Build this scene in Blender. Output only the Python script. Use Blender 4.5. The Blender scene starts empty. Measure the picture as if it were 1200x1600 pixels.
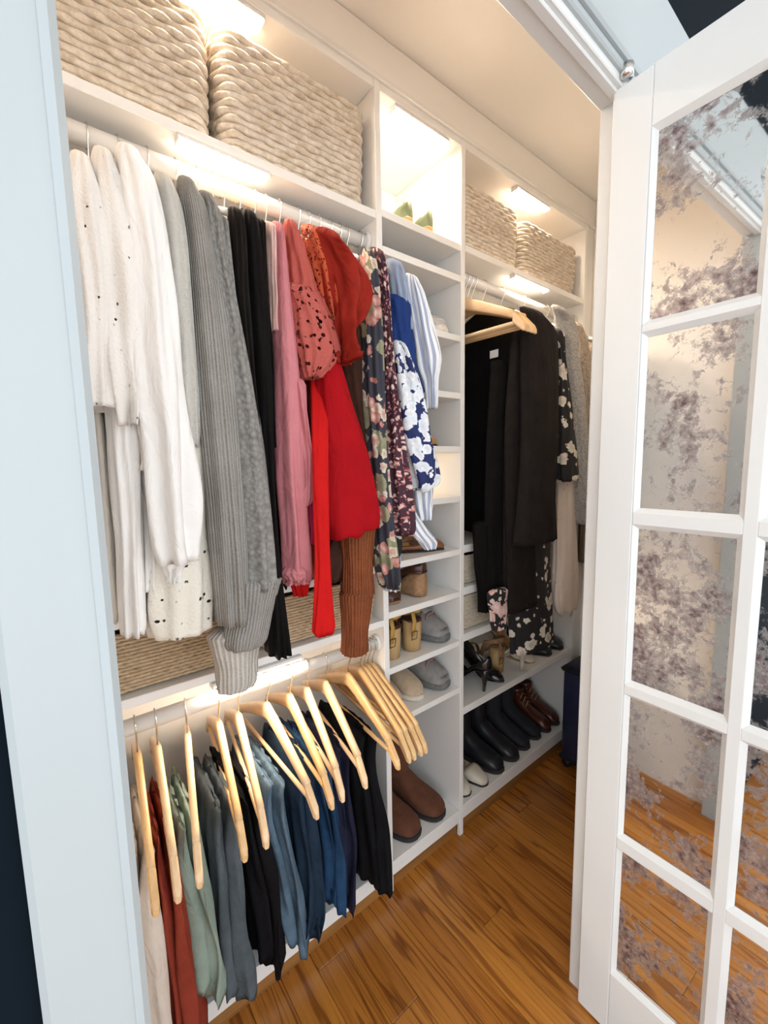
import bpy, math, random
from mathutils import Vector, Matrix, noise
random.seed(7)
sc = bpy.context.scene
COL = sc.collection
R = math.radians
# ------------------------------------------------------------------ camera
F, YAW, PITCH, ROLL = 660.0, 0.66944, 0.11383, -0.018145
CAM = Vector((0.0, -0.8986, 1.30))
_f = Vector((math.sin(YAW)*math.cos(PITCH), math.cos(YAW)*math.cos(PITCH), -math.sin(PITCH)))
_r = Vector((math.cos(YAW), -math.sin(YAW), 0)); _u = _r.cross(_f)
_c, _s = math.cos(ROLL), math.sin(ROLL)
CR = _c*_r + _s*_u; CU = -_s*_r + _c*_u
cd = bpy.data.cameras.new('camera'); co = bpy.data.objects.new('camera', cd); COL.objects.link(co)
cd.sensor_width = 36; cd.lens = F*36/1600; cd.clip_start = 0.01
M4 = Matrix(((CR.x, CU.x, -_f.x, CAM.x), (CR.y, CU.y, -_f.y, CAM.y), (CR.z, CU.z, -_f.z, CAM.z), (0, 0, 0, 1)))
co.matrix_world = M4; sc.camera = co
# ------------------------------------------------------------------ light and exposure
w = bpy.data.worlds.new('daylight'); sc.world = w; w.use_nodes = True
w.node_tree.nodes['Background'].inputs[0].default_value = (0.90, 0.96, 1.0, 1)
w.node_tree.nodes['Background'].inputs[1].default_value = 1.4
LED = 100.0
sc.view_settings.view_transform = 'Standard'; sc.view_settings.look = 'None'
sc.view_settings.exposure = 0.80; sc.view_settings.gamma = 1.0; sc.view_settings.use_curve_mapping = False

def ray(px, py): return CR*((px-600)/F) - CU*((py-800)/F) + _f
def aty(px, py, y):
    v = ray(px, py); return CAM + v*((y-CAM.y)/v.y)
def atz(px, py, z):
    v = ray(px, py); return CAM + v*((z-CAM.z)/v.z)
def atx(px, py, x):
    v = ray(px, py); return CAM + v*((x-CAM.x)/v.x)

# ------------------------------------------------------------------ materials
MATS = {}
def new_mat(name):
    m = bpy.data.materials.new(name); m.use_nodes = True
    nt = m.node_tree; b = nt.nodes['Principled BSDF']; MATS[name] = m
    return m, nt, b
def N(nt, t, **kw):
    n = nt.nodes.new(t)
    for k, v in kw.items():
        if k in n.inputs.keys(): n.inputs[k].default_value = v
        else: setattr(n, k, v)
    return n
def L(nt, a, b): nt.links.new(a, b)
def ramp(nt, fac, stops, interp='LINEAR'):
    r = nt.nodes.new('ShaderNodeValToRGB'); r.color_ramp.interpolation = interp
    el = r.color_ramp.elements
    while len(el) < len(stops): el.new(0.5)
    for e, (p, c) in zip(el, stops): e.position = p; e.color = (*c, 1)
    L(nt, fac, r.inputs[0]); return r.outputs[0]
def bump(nt, b, h, strength=0.3, dist=0.003):
    n = nt.nodes.new('ShaderNodeBump'); n.inputs['Strength'].default_value = strength; n.inputs['Distance'].default_value = dist
    L(nt, h, n.inputs['Height']); L(nt, n.outputs[0], b.inputs['Normal'])
def coords(nt, kind='Object', scale=(1, 1, 1), rnd=False):
    tc = nt.nodes.new('ShaderNodeTexCoord'); mp = nt.nodes.new('ShaderNodeMapping')
    mp.inputs['Scale'].default_value = scale; L(nt, tc.outputs[kind], mp.inputs['Vector'])
    if rnd:
        oi = nt.nodes.new('ShaderNodeObjectInfo'); mu = N(nt, 'ShaderNodeMath', operation='MULTIPLY'); mu.inputs[1].default_value = 37.0
        L(nt, oi.outputs['Random'], mu.inputs[0]); cb = nt.nodes.new('ShaderNodeCombineXYZ')
        for i in range(3): L(nt, mu.outputs[0], cb.inputs[i])
        L(nt, cb.outputs[0], mp.inputs['Location'])
    return mp.outputs[0]
def plain(name, c, rough=0.5, nscale=0, var=0.06, bs=0.0, bscale=300, coat=0, metallic=0, sheen=0):
    m, nt, b = new_mat(name)
    b.inputs['Roughness'].default_value = rough; b.inputs['Metallic'].default_value = metallic
    b.inputs['Coat Weight'].default_value = coat; b.inputs['Sheen Weight'].default_value = sheen
    v = coords(nt)
    n = N(nt, 'ShaderNodeTexNoise', Scale=nscale or 6.0, Detail=4.0); L(nt, v, n.inputs['Vector'])
    lo = tuple(max(0, x*(1-var)) for x in c); hi = tuple(min(1, x*(1+var)) for x in c)
    L(nt, ramp(nt, n.outputs['Fac'], [(0.3, lo), (0.7, hi)]), b.inputs['Base Color'])
    if bs:
        n2 = N(nt, 'ShaderNodeTexNoise', Scale=bscale, Detail=2.0); L(nt, v, n2.inputs['Vector']); bump(nt, b, n2.outputs['Fac'], bs, 0.002)
    return m
def wrinkle(nt, b, strength=0.5):
    uv = coords(nt, 'UV', (1.0, 0.38, 1))
    n = N(nt, 'ShaderNodeTexNoise', Scale=26.0, Detail=3.0, Roughness=0.55, Distortion=1.2); L(nt, uv, n.inputs['Vector'])
    bn = nt.nodes.new('ShaderNodeBump'); bn.inputs['Strength'].default_value = strength; bn.inputs['Distance'].default_value = 0.014; L(nt, n.outputs['Fac'], bn.inputs['Height'])
    lk = b.inputs['Normal'].links
    if lk:
        prev = lk[0].from_node; L(nt, bn.outputs[0], prev.inputs['Normal'])
    else: L(nt, bn.outputs[0], b.inputs['Normal'])
def fabric(name, c, kind='weave', var=0.1, sc1=1.0, rough=0.85):
    m, nt, b = new_mat(name)
    b.inputs['Roughness'].default_value = rough; b.inputs['Specular IOR Level'].default_value = 0.12
    uv = coords(nt, 'UV')
    n = N(nt, 'ShaderNodeTexNoise', Scale=14.0, Detail=5.0, Roughness=0.65); L(nt, uv, n.inputs['Vector'])
    lo = tuple(x*(1-var) for x in c); hi = tuple(min(1, x*(1+var)) for x in c)
    col = ramp(nt, n.outputs['Fac'], [(0.3, lo), (0.7, hi)])
    if kind == 'weave':
        n2 = N(nt, 'ShaderNodeTexNoise', Scale=420.0*sc1, Detail=1.0); L(nt, uv, n2.inputs['Vector']); bump(nt, b, n2.outputs['Fac'], 0.25, 0.001)
    elif kind == 'rib':
        wv = N(nt, 'ShaderNodeTexWave', Scale=46.0*sc1, Distortion=0.6, bands_direction='X'); L(nt, uv, wv.inputs['Vector'])
        n2 = N(nt, 'ShaderNodeTexNoise', Scale=300.0, Detail=1.0); L(nt, uv, n2.inputs['Vector'])
        ad = N(nt, 'ShaderNodeMath', operation='ADD'); L(nt, wv.outputs['Fac'], ad.inputs[0]); L(nt, n2.outputs['Fac'], ad.inputs[1])
        bump(nt, b, ad.outputs[0], 0.6, 0.003)
        mx = N(nt, 'ShaderNodeMixRGB', blend_type='MULTIPLY'); mx.inputs[0].default_value = 0.35
        L(nt, col, mx.inputs[1]); L(nt, ad.outputs[0], mx.inputs[2]); col = mx.outputs[0]
    elif kind == 'knit':
        vo = N(nt, 'ShaderNodeTexVoronoi', Scale=130.0*sc1); L(nt, uv, vo.inputs['Vector']); bump(nt, b, vo.outputs['Distance'], 0.8, 0.003)
        mx = N(nt, 'ShaderNodeMixRGB', blend_type='MIX'); L(nt, vo.outputs['Distance'], mx.inputs[0])
        mx.inputs[2].default_value = (*[x*0.55 for x in c], 1); L(nt, col, mx.inputs[1]); col = mx.outputs[0]
    elif kind == 'fluff':
        n2 = N(nt, 'ShaderNodeTexNoise', Scale=160.0*sc1, Detail=4.0, Roughness=0.8); L(nt, uv, n2.inputs['Vector']); bump(nt, b, n2.outputs['Fac'], 1.0, 0.008)
    elif kind == 'denim':
        wv = N(nt, 'ShaderNodeTexWave', Scale=180.0, Distortion=1.5, bands_direction='DIAGONAL'); L(nt, uv, wv.inputs['Vector']); bump(nt, b, wv.outputs['Fac'], 0.25, 0.001)
        mx = N(nt, 'ShaderNodeMixRGB', blend_type='MULTIPLY'); mx.inputs[0].default_value = 0.4
        n3 = N(nt, 'ShaderNodeTexNoise', Scale=30.0, Detail=4.0); s3 = coords(nt, 'UV', (1, 0.15, 1)); L(nt, s3, n3.inputs['Vector'])
        L(nt, col, mx.inputs[1]); L(nt, ramp(nt, n3.outputs['Fac'], [(0.35, (0.45,)*3), (0.65, (1, 1, 1))]), mx.inputs[2]); col = mx.outputs[0]
    L(nt, col, b.inputs['Base Color']); wrinkle(nt, b, 0.22 if kind in ('rib', 'knit') else 0.5)
    return m
def floral(name, base, layers, rough=0.8):
    """layers: (voronoi scale, threshold, palette of two colours)"""
    m, nt, b = new_mat(name); b.inputs['Roughness'].default_value = rough
    uv = coords(nt, 'UV')
    nz = N(nt, 'ShaderNodeTexNoise', Scale=70.0, Detail=2.0); L(nt, uv, nz.inputs['Vector'])
    col = None
    rgb = N(nt, 'ShaderNodeRGB'); rgb.outputs[0].default_value = (*base, 1); col = rgb.outputs[0]
    for i, (s, th, c1, c2) in enumerate(layers):
        mv = N(nt, 'ShaderNodeMixRGB'); mv.inputs[0].default_value = 0.018
        mp = N(nt, 'ShaderNodeMapping'); mp.inputs['Location'].default_value = (i*3.3, i*1.7, 0); L(nt, uv, mp.inputs['Vector'])
        L(nt, mp.outputs[0], mv.inputs[1]); L(nt, nz.outputs['Color'], mv.inputs[2])
        vo = N(nt, 'ShaderNodeTexVoronoi', Scale=s); L(nt, mv.outputs[0], vo.inputs['Vector'])
        mask = ramp(nt, vo.outputs['Distance'], [(th-0.02, (1, 1, 1)), (th, (0, 0, 0))])
        pet = ramp(nt, vo.outputs['Distance'], [(0.05, c2), (th*0.8, c1)])
        sep = N(nt, 'ShaderNodeSeparateColor'); L(nt, vo.outputs['Color'], sep.inputs[0])
        gate = N(nt, 'ShaderNodeMath', operation='LESS_THAN'); gate.inputs[1].default_value = 0.8; L(nt, sep.outputs[0], gate.inputs[0])
        mm = N(nt, 'ShaderNodeMath', operation='MULTIPLY'); L(nt, mask, mm.inputs[0]); L(nt, gate.outputs[0], mm.inputs[1])
        mx = N(nt, 'ShaderNodeMixRGB'); L(nt, mm.outputs[0], mx.inputs[0]); L(nt, col, mx.inputs[1]); L(nt, pet, mx.inputs[2]); col = mx.outputs[0]
    L(nt, col, b.inputs['Base Color']); wrinkle(nt, b, 0.4); return m
def stripes(name, c1, c2, s=40.0, axis='X', thr=0.62):
    m, nt, b = new_mat(name); b.inputs['Roughness'].default_value = 0.8
    uv = coords(nt, 'UV'); wv = N(nt, 'ShaderNodeTexWave', Scale=s, Distortion=0.3, bands_direction=axis); L(nt, uv, wv.inputs['Vector'])
    L(nt, ramp(nt, wv.outputs['Fac'], [(thr-0.05, c1), (thr+0.05, c2)]), b.inputs['Base Color']); wrinkle(nt, b, 0.5); return m
def lace(name, c, s=60.0, hole=0.25, band=0.12):
    m, nt, b = new_mat(name); b.inputs['Roughness'].default_value = 0.85; b.inputs['Base Color'].default_value = (*c, 1)
    uv = coords(nt, 'UV'); vo = N(nt, 'ShaderNodeTexVoronoi', Scale=s); L(nt, uv, vo.inputs['Vector'])
    v2 = N(nt, 'ShaderNodeTexVoronoi', Scale=s*0.28, feature='DISTANCE_TO_EDGE'); L(nt, uv, v2.inputs['Vector'])
    a = ramp(nt, vo.outputs['Distance'], [(hole-0.03, (0, 0, 0)), (hole, (1, 1, 1))])
    g = ramp(nt, v2.outputs['Distance'], [(band-0.02, (0, 0, 0)), (band+0.02, (1, 1, 1))])
    mxx = N(nt, 'ShaderNodeMath', operation='MAXIMUM'); L(nt, a, mxx.inputs[0]); L(nt, g, mxx.inputs[1])
    L(nt, mxx.outputs[0], b.inputs['Alpha'])
    n2 = N(nt, 'ShaderNodeTexNoise', Scale=200.0); L(nt, uv, n2.inputs['Vector']); bump(nt, b, n2.outputs['Fac'], 0.7, 0.003)
    return m
def wood(name, c1, c2, axis=1, scale=1.0, rough=0.35, coat=0.0, boards=False):
    m, nt, b = new_mat(name); b.inputs['Roughness'].default_value = rough; b.inputs['Coat Weight'].default_value = coat
    b.inputs['Coat Roughness'].default_value = 0.2
    s = [22.0*scale]*3; s[axis] = 1.3*scale
    v = coords(nt, 'Object', tuple(s), rnd=True)
    n = N(nt, 'ShaderNodeTexNoise', Scale=1.0, Detail=6.0, Roughness=0.6, Distortion=0.8); L(nt, v, n.inputs['Vector'])
    col = ramp(nt, n.outputs['Fac'], [(0.32, c2), (0.5, tuple((a+d)/2 for a, d in zip(c1, c2))), (0.62, c1)])
    if boards:
        v2 = coords(nt, 'Object', (1.0, 0.085, 1.0), rnd=True)
        wv = N(nt, 'ShaderNodeTexWave', Scale=5.0, Distortion=14.0, Detail=3.0, bands_direction='X'); wv.inputs['Detail Scale'].default_value = 2.4; wv.inputs['Detail Roughness'].default_value = 0.6
        L(nt, v2, wv.inputs['Vector'])
        s3 = [170.0]*3; s3[axis] = 5.0
        v3 = coords(nt, 'Object', tuple(s3), rnd=True)
        n3 = N(nt, 'ShaderNodeTexNoise', Scale=1.0, Detail=3.0, Roughness=0.6); L(nt, v3, n3.inputs['Vector'])
        mx = N(nt, 'ShaderNodeMixRGB', blend_type='MULTIPLY'); mx.inputs[0].default_value = 0.75
        L(nt, col, mx.inputs[1]); L(nt, ramp(nt, wv.outputs['Fac'], [(0.02, (0.42, 0.30, 0.2)), (0.16, (1, 1, 1))]), mx.inputs[2])
        m3 = N(nt, 'ShaderNodeMixRGB', blend_type='MULTIPLY'); m3.inputs[0].default_value = 0.6
        L(nt, mx.outputs[0], m3.inputs[1]); L(nt, ramp(nt, n3.outputs['Fac'], [(0.36, (0.5, 0.4, 0.3)), (0.5, (1, 1, 1))]), m3.inputs[2])
        oi = N(nt, 'ShaderNodeObjectInfo')
        m2 = N(nt, 'ShaderNodeMixRGB', blend_type='MULTIPLY'); m2.inputs[0].default_value = 1.0
        L(nt, m3.outputs[0], m2.inputs[1]); L(nt, ramp(nt, oi.outputs['Random'], [(0, (0.74, 0.66, 0.58)), (1, (1.0, 1.0, 1.0))]), m2.inputs[2]); col = m2.outputs[0]
    L(nt, col, b.inputs['Base Color']); bump(nt, b, n.outputs['Fac'], 0.08, 0.001)
    return m

WHITE = plain('painted_white', (0.80, 0.79, 0.76), 0.45, 3, 0.02, 0.05, 60)
WALLW = plain('wall_paint', (0.85, 0.83, 0.80), 0.75, 2, 0.02, 0.08, 90)
MELA = plain('melamine_white', (0.87, 0.86, 0.84), 0.35, 3, 0.01)
TRIMW = plain('trim_gloss', (0.74, 0.75, 0.745), 0.32, 4, 0.02, 0.12, 14)
CASE_SHADED = plain('shaded_casing_white', (0.41, 0.45, 0.465), 0.4, 4, 0.02, 0.15, 14)  # white trim darkened in its colour, standing in for weaker daylight on the casing
NAVY = plain('dark_room_paint', (0.003, 0.007, 0.012), 0.9, 4, 0.2)
NAVY.node_tree.nodes['Principled BSDF'].inputs['Specular IOR Level'].default_value = 0.1
FLOORW = wood('oak_floor', (0.60, 0.25, 0.044), (0.45, 0.17, 0.028), 1, 0.8, 0.3, 0.25, True)
KICKW = wood('oak_strip', (0.36, 0.17, 0.05), (0.22, 0.09, 0.025), 0, 1.0, 0.4)
HANGW = wood('hanger_wood', (0.80, 0.53, 0.26), (0.66, 0.40, 0.17), 1, 1.6, 0.35, 0.2)
HANGP = wood('pale_hanger_wood', (0.85, 0.62, 0.38), (0.74, 0.50, 0.28), 1, 1.6, 0.35, 0.2)
STEEL = plain('hook_steel', (0.72, 0.70, 0.68), 0.22, metallic=1.0)
RODM = plain('rod_paint', (0.78, 0.76, 0.73), 0.3)
BRONZE = plain('dark_bronze', (0.25, 0.17, 0.08), 0.4, metallic=0.7)
def emis(name, c, s):
    m, nt, b = new_mat(name); b.inputs['Emission Color'].default_value = (*c, 1); b.inputs['Emission Strength'].default_value = s
    b.inputs['Base Color'].default_value = (0.9, 0.9, 0.9, 1); return m
LEDM = emis('led_diffuser', (1.0, 0.80, 0.60), LED)
LEDS = emis('dim_led_diffuser', (1.0, 0.74, 0.48), LED*0.22)
# whitewashed rope and tan wicker
def wicker(name, c1, c2, s):
    m, nt, b = new_mat(name); b.inputs['Roughness'].default_value = 0.75
    v = coords(nt, 'Object', (1, 1, 1), True)
    n = N(nt, 'ShaderNodeTexNoise', Scale=s, Detail=4.0, Roughness=0.7); L(nt, v, n.inputs['Vector'])
    L(nt, ramp(nt, n.outputs['Fac'], [(0.3, c2), (0.62, c1)]), b.inputs['Base Color'])
    n2 = N(nt, 'ShaderNodeTexNoise', Scale=s*5, Detail=2.0); L(nt, v, n2.inputs['Vector']); bump(nt, b, n2.outputs['Fac'], 0.5, 0.003)
    return m
ROPE = wicker('whitewashed_rope', (0.78, 0.70, 0.60), (0.52, 0.42, 0.31), 40)
WICK = wicker('tan_wicker', (0.66, 0.51, 0.34), (0.44, 0.31, 0.18), 70)
PALEW = wicker('pale_wicker', (0.72, 0.64, 0.53), (0.52, 0.44, 0.34), 70)
# antiqued mirror
def antique():
    m, nt, b = new_mat('antiqued_mirror')
    v = coords(nt, 'Object', (1, 1, 1), True)
    big = N(nt, 'ShaderNodeTexNoise', Scale=9.0, Detail=3.0, Roughness=0.55); L(nt, v, big.inputs['Vector'])
    n = N(nt, 'ShaderNodeTexNoise', Scale=50.0, Detail=8.0, Roughness=0.74, Distortion=0.4); L(nt, v, n.inputs['Vector'])
    n2 = N(nt, 'ShaderNodeTexNoise', Scale=110.0, Detail=4.0, Roughness=0.7); L(nt, v, n2.inputs['Vector'])
    ad = N(nt, 'ShaderNodeMath', operation='MULTIPLY_ADD'); L(nt, big.outputs['Fac'], ad.inputs[0]); ad.inputs[1].default_value = 1.0; L(nt, n.outputs['Fac'], ad.inputs[2])
    blot = ramp(nt, ad.outputs[0], [(0.485, (0, 0, 0)), (0.51, (0.5,)*3), (0.58, (1, 1, 1))])
    sc_ = N(nt, 'ShaderNodeMath', operation='MULTIPLY'); sc_.inputs[1].default_value = 0.5; L(nt, ad.outputs[0], sc_.inputs[0]); L(nt, sc_.outputs[0], blot.node.inputs[0])
    dk = ramp(nt, n2.outputs['Fac'], [(0.34, (0.10, 0.065, 0.07)), (0.5, (0.24, 0.18, 0.18)), (0.66, (0.50, 0.43, 0.41))])
    mx = N(nt, 'ShaderNodeMixRGB'); L(nt, blot, mx.inputs[0]); mx.inputs[1].default_value = (0.86, 0.85, 0.83, 1); L(nt, dk, mx.inputs[2])
    L(nt, mx.outputs[0], b.inputs['Base Color'])
    L(nt, ramp(nt, blot, [(0, (1, 1, 1)), (1, (0.5,)*3)]), b.inputs['Metallic'])
    L(nt, ramp(nt, blot, [(0, (0.03,)*3), (1, (0.25,)*3)]), b.inputs['Roughness'])
    return m
ANTIQ = antique()

# ------------------------------------------------------------------ mesh builder
class MB:
    def __init__(s): s.v = []; s.f = []; s.uv = []
    def _face(s, idx, uvs=None): s.f.append(tuple(idx)); s.uv.append(uvs or [(0, 0)]*len(idx))
    def box(s, x0, x1, y0, y1, z0, z1, bev=0.0, mat=None):
        o = len(s.v); b = min(bev, (x1-x0)/2.01, (y1-y0)/2.01, (z1-z0)/2.01)
        P = []
        if b <= 0:
            P = [Vector((x, y, z)) for z in (z0, z1) for y in (y0, y1) for x in (x0, x1)]
            F = [(0, 2, 3, 1), (4, 5, 7, 6), (0, 1, 5, 4), (2, 6, 7, 3), (0, 4, 6, 2), (1, 3, 7, 5)]
        else:
            idx = {}
            for i, x in enumerate((x0, x1)):
                for j, y in enumerate((y0, y1)):
                    for k, z in enumerate((z0, z1)):
                        sx, sy, sz = (1 if i == 0 else -1)*b, (1 if j == 0 else -1)*b, (1 if k == 0 else -1)*b
                        idx[i, j, k] = len(P); P += [Vector((x, y+sy, z+sz)), Vector((x+sx, y, z+sz)), Vector((x+sx, y+sy, z))]
            q = lambda i, j, k, a: idx[i, j, k]+a
            F = []
            for i in (0, 1): F.append([q(i, 0, 0, 0), q(i, 1, 0, 0), q(i, 1, 1, 0), q(i, 0, 1, 0)])
            for j in (0, 1): F.append([q(0, j, 0, 1), q(1, j, 0, 1), q(1, j, 1, 1), q(0, j, 1, 1)])
            for k in (0, 1): F.append([q(0, 0, k, 2), q(1, 0, k, 2), q(1, 1, k, 2), q(0, 1, k, 2)])
            for j in (0, 1):
                for k in (0, 1): F.append([q(0, j, k, 1), q(1, j, k, 1), q(1, j, k, 2), q(0, j, k, 2)])
            for i in (0, 1):
                for k in (0, 1): F.append([q(i, 0, k, 0), q(i, 1, k, 0), q(i, 1, k, 2), q(i, 0, k, 2)])
            for i in (0, 1):
                for j in (0, 1): F.append([q(i, j, 0, 0), q(i, j, 1, 0), q(i, j, 1, 1), q(i, j, 0, 1)])
            for i in (0, 1):
                for j in (0, 1):
                    for k in (0, 1): F.append([q(i, j, k, 0), q(i, j, k, 1), q(i, j, k, 2)])
            c = Vector(((x0+x1)/2, (y0+y1)/2, (z0+z1)/2)); G = []
            for fc in F:
                n = (P[fc[1]]-P[fc[0]]).cross(P[fc[2]]-P[fc[0]]); m = sum((P[i] for i in fc), Vector())/len(fc)-c
                G.append(fc if n.dot(m) > 0 else fc[::-1])
            F = G
        if mat: P = [mat @ p for p in P]
        s.v += P
        for fc in F: s._face([i+o for i in fc])
        return s
    def rings(s, rings, caps=(True, True), closed=True, u0=0.0):
        """rings: list of lists of Vector with equal length"""
        o = len(s.v); n = len(rings[0]); m = len(rings)
        for r in rings: s.v += r
        ulen = [0.0]
        mid = rings[m//2]
        for i in range(n): ulen.append(ulen[-1]+(mid[(i+1) % n]-mid[i]).length)
        vl = [0.0]
        for j in range(1, m): vl.append(vl[-1]+((sum(rings[j], Vector())-sum(rings[j-1], Vector()))/n).length)
        for j in range(m-1):
            for i in range(n if closed else n-1):
                k = (i+1) % n
                s._face([o+j*n+i, o+j*n+k, o+(j+1)*n+k, o+(j+1)*n+i], [(ulen[i]+u0, vl[j]), (ulen[i+1]+u0, vl[j]), (ulen[i+1]+u0, vl[j+1]), (ulen[i]+u0, vl[j+1])])
        for e, j in ((0, 0), (1, m-1)):
            if caps[e]:
                c = sum(rings[j], Vector())/n; ci = len(s.v); s.v.append(c)
                for i in range(n):
                    k = (i+1) % n
                    fc = [ci, o+j*n+k, o+j*n+i] if e == 0 else [ci, o+j*n+i, o+j*n+k]
                    s._face(fc, [(u0+0.01, vl[j]), (u0+0.02, vl[j]), (u0+0.02, vl[j]+0.01)])
        return s
    def tube(s, pts, r, n=10, caps=True, ref=Vector((0.13, 0.31, 0.94)), flat=1.0):
        """r scalar or list; flat scales the ref-axis radius"""
        pts = [Vector(p) for p in pts]; rs = []
        for i, p in enumerate(pts):
            t = (pts[min(i+1, len(pts)-1)]-pts[max(i-1, 0)]).normalized()
            a = ref - t*ref.dot(t)
            if a.length < 1e-4: a = t.orthogonal()
            a.normalize(); b = t.cross(a)
            ri = r[i] if isinstance(r, (list, tuple)) else r
            if isinstance(ri, tuple): ra, rb = ri
            else: ra, rb = ri*flat, ri
            rs.append([p + a*(ra*math.cos(2*math.pi*k/n)) + b*(rb*math.sin(2*math.pi*k/n)) for k in range(n)])
        s.rings(rs, (caps, caps)); return s
    def build(s, name, mat, parent=None, smooth=True, loc=None):
        me = bpy.data.meshes.new(name)
        off = parent_loc(parent) if loc is None else Vector(loc)
        me.from_pydata([tuple(v-off) for v in s.v], [], s.f)
        ul = me.uv_layers.new(name='UVMap'); k = 0
        flat = []
        for u in s.uv:
            for a in u: flat += [a[0], a[1]]
        ul.data.foreach_set('uv', flat)
        if smooth: me.polygons.foreach_set('use_smooth', [True]*len(me.polygons))
        me.materials.append(mat)
        o = bpy.data.objects.new(name, me); COL.objects.link(o)
        if parent is not None: o.parent = parent
        else: o.location = off
        return o
def parent_loc(p):
    v = Vector((0, 0, 0))
    while p is not None: v += Vector(p.location); p = p.parent
    return v
def tag(o, label=None, cat=None, group=None, kind=None):
    if label: o['label'] = label
    if cat: o['category'] = cat
    if group: o['group'] = group
    if kind: o['kind'] = kind
    return o
def thing(name, label, cat, loc, group=None, kind=None):
    o = bpy.data.objects.new(name, None); COL.objects.link(o); o.location = loc; o.empty_display_size = 0.05
    return tag(o, label, cat, group, kind)
def bx(name, mat, x0, x1, y0, y1, z0, z1, parent=None, bev=0.0015, kind=None, label=None, cat=None):
    loc = Vector(((x0+x1)/2, (y0+y1)/2, z0)) if parent is None else None
    o = MB().box(x0, x1, y0, y1, z0, z1, bev).build(name, mat, parent, False, loc)
    return tag(o, label, cat, kind=kind)
def inst(o, name, parent, loc, rotz=0.0):
    c = o.copy(); c.name = name; COL.objects.link(c); c.parent = parent; c.location = loc; c.rotation_euler = (0, 0, rotz); return c
def lerp(a, b, t): return a+(b-a)*t
def spline(keys, t):
    """keys: sorted list of (t, tuple); Catmull-Rom"""
    n = len(keys)
    if t <= keys[0][0]: return keys[0][1]
    if t >= keys[-1][0]: return keys[-1][1]
    i = max(k for k in range(n-1) if keys[k][0] <= t)
    t0, p0 = keys[i]; t1, p1 = keys[i+1]; h = t1-t0; u = (t-t0)/h
    def tan(j):
        a, b = max(0, j-1), min(n-1, j+1)
        return [(y-x)/(keys[b][0]-keys[a][0]) for x, y in zip(keys[a][1], keys[b][1])]
    m0, m1 = tan(i), tan(i+1)
    h00, h10, h01, h11 = 2*u**3-3*u*u+1, u**3-2*u*u+u, -2*u**3+3*u*u, u**3-u*u
    return tuple(h00*a+h10*h*ma+h01*b+h11*h*mb for a, b, ma, mb in zip(p0, p1, m0, m1))

# ------------------------------------------------------------------ setting
ZC = 2.34            # closet ceiling
YB = 0.31            # back wall
XL, XR = -0.025, 1.84
YF0, YF1 = -0.455, -0.50   # doorway wall: closet face, room face
XJ0, XJ1, ZH = 0.030, 0.918, 1.985
# oak floor, one object per plank
fl = MB().box(-1.4, 2.6, -2.6, 0.34, -0.05, -0.012).build('floor', KICKW, None, False, (0.6, -1.1, -0.012)); tag(fl, kind='structure')
PW = 0.0826
lens = [0.62, 0.84, 1.05, 1.3]
pm = {}
for Ln in lens:
    o = MB().box(-PW/2+0.0005, PW/2-0.0005, -Ln/2+0.0005, Ln/2-0.0005, -0.012, 0.0, 0.0009)
    me = o.build('plank', FLOORW, None, False, (0, 0, 0)); pm[Ln] = me
first = {k: True for k in lens}
x = 0.853-PW/2-PW*26; row = 0
while x < 2.55:
    y = -2.6-random.random()*0.6
    while y < 0.33:
        Ln = random.choice(lens)
        y1 = y+Ln
        if y1 > -1.75 and x > -0.6:
            if first[Ln]: p = pm[Ln]; first[Ln] = False
            else: p = pm[Ln].copy(); COL.objects.link(p)
            p.parent = fl; p.location = Vector((x, (y+y1)/2, 0))-Vector(fl.location)
        y = y1
    x += PW; row += 1
bx('wall_back', WALLW, XL-0.1, XR+0.1, YB, YB+0.08, 0, ZC+0.06, kind='structure', bev=0)
bx('wall_left', WALLW, XL-0.09, XL, YF1+0.005, YB, 0, ZC+0.06, kind='structure', bev=0)
bx('wall_right', WALLW, XR, XR+0.09, YF0-0.02, YB, 0, ZC+0.06, kind='structure', bev=0)
bx('ceiling', WALLW, XL-0.1, XR+0.1, YF1+0.005, YB+0.05, ZC, ZC+0.06, kind='structure', bev=0)
# doorway wall: closet side white, room side dark
def wallpiece(name, x0, x1, z0, z1):
    o = bx(name, WALLW, x0, x1, YF1+0.012, YF0, z0, z1, kind='structure', bev=0)
    bx('dark_paint_face', NAVY, x0, x1, YF1, YF1+0.0119, z0, z1, parent=o, bev=0)
wallpiece('wall_front_left', -1.3, XJ0-0.016, 0, 2.62)
wallpiece('wall_front_right', XJ1+0.016, 2.5, 0, 2.62)
wallpiece('wall_front_top', XJ0-0.016, XJ1+0.016, ZH+0.016, 2.62)
bx('ceiling_room', WALLW, -1.3, 2.5, -2.6, YF1, 2.62, 2.66, kind='structure', bev=0)
# jamb lining, stops and casing
tr = thing('trim_1', None, None, (XJ0, YF1, 0), kind='structure')
bx('jamb_board', CASE_SHADED, XJ0-0.016, XJ0, YF1-0.004, YF0+0.004, 0, ZH+0.016, tr, 0.003)
bx('casing_board', CASE_SHADED, -0.038, XJ0-0.004, YF1-0.020, YF1-0.001, 0, ZH+0.03, tr, 0.005)
bx('casing_bead', CASE_SHADED, XJ0-0.010, XJ0+0.0005, YF1-0.026, YF1-0.004, 0, ZH+0.02, tr, 0.005)
tr = thing('trim_2', None, None, (XJ1, YF1, 0), kind='structure')
bx('jamb_board', TRIMW, XJ1, XJ1+0.016, YF1-0.004, YF0+0.004, 0, ZH+0.016, tr, 0.003)
bx('casing_board', CASE_SHADED, XJ1+0.026, XJ1+0.10, YF1-0.020, YF1-0.001, 0, ZH+0.03, tr, 0.005)
tr = thing('trim_3', None, None, (0.47, YF1, ZH), kind='structure')
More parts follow.
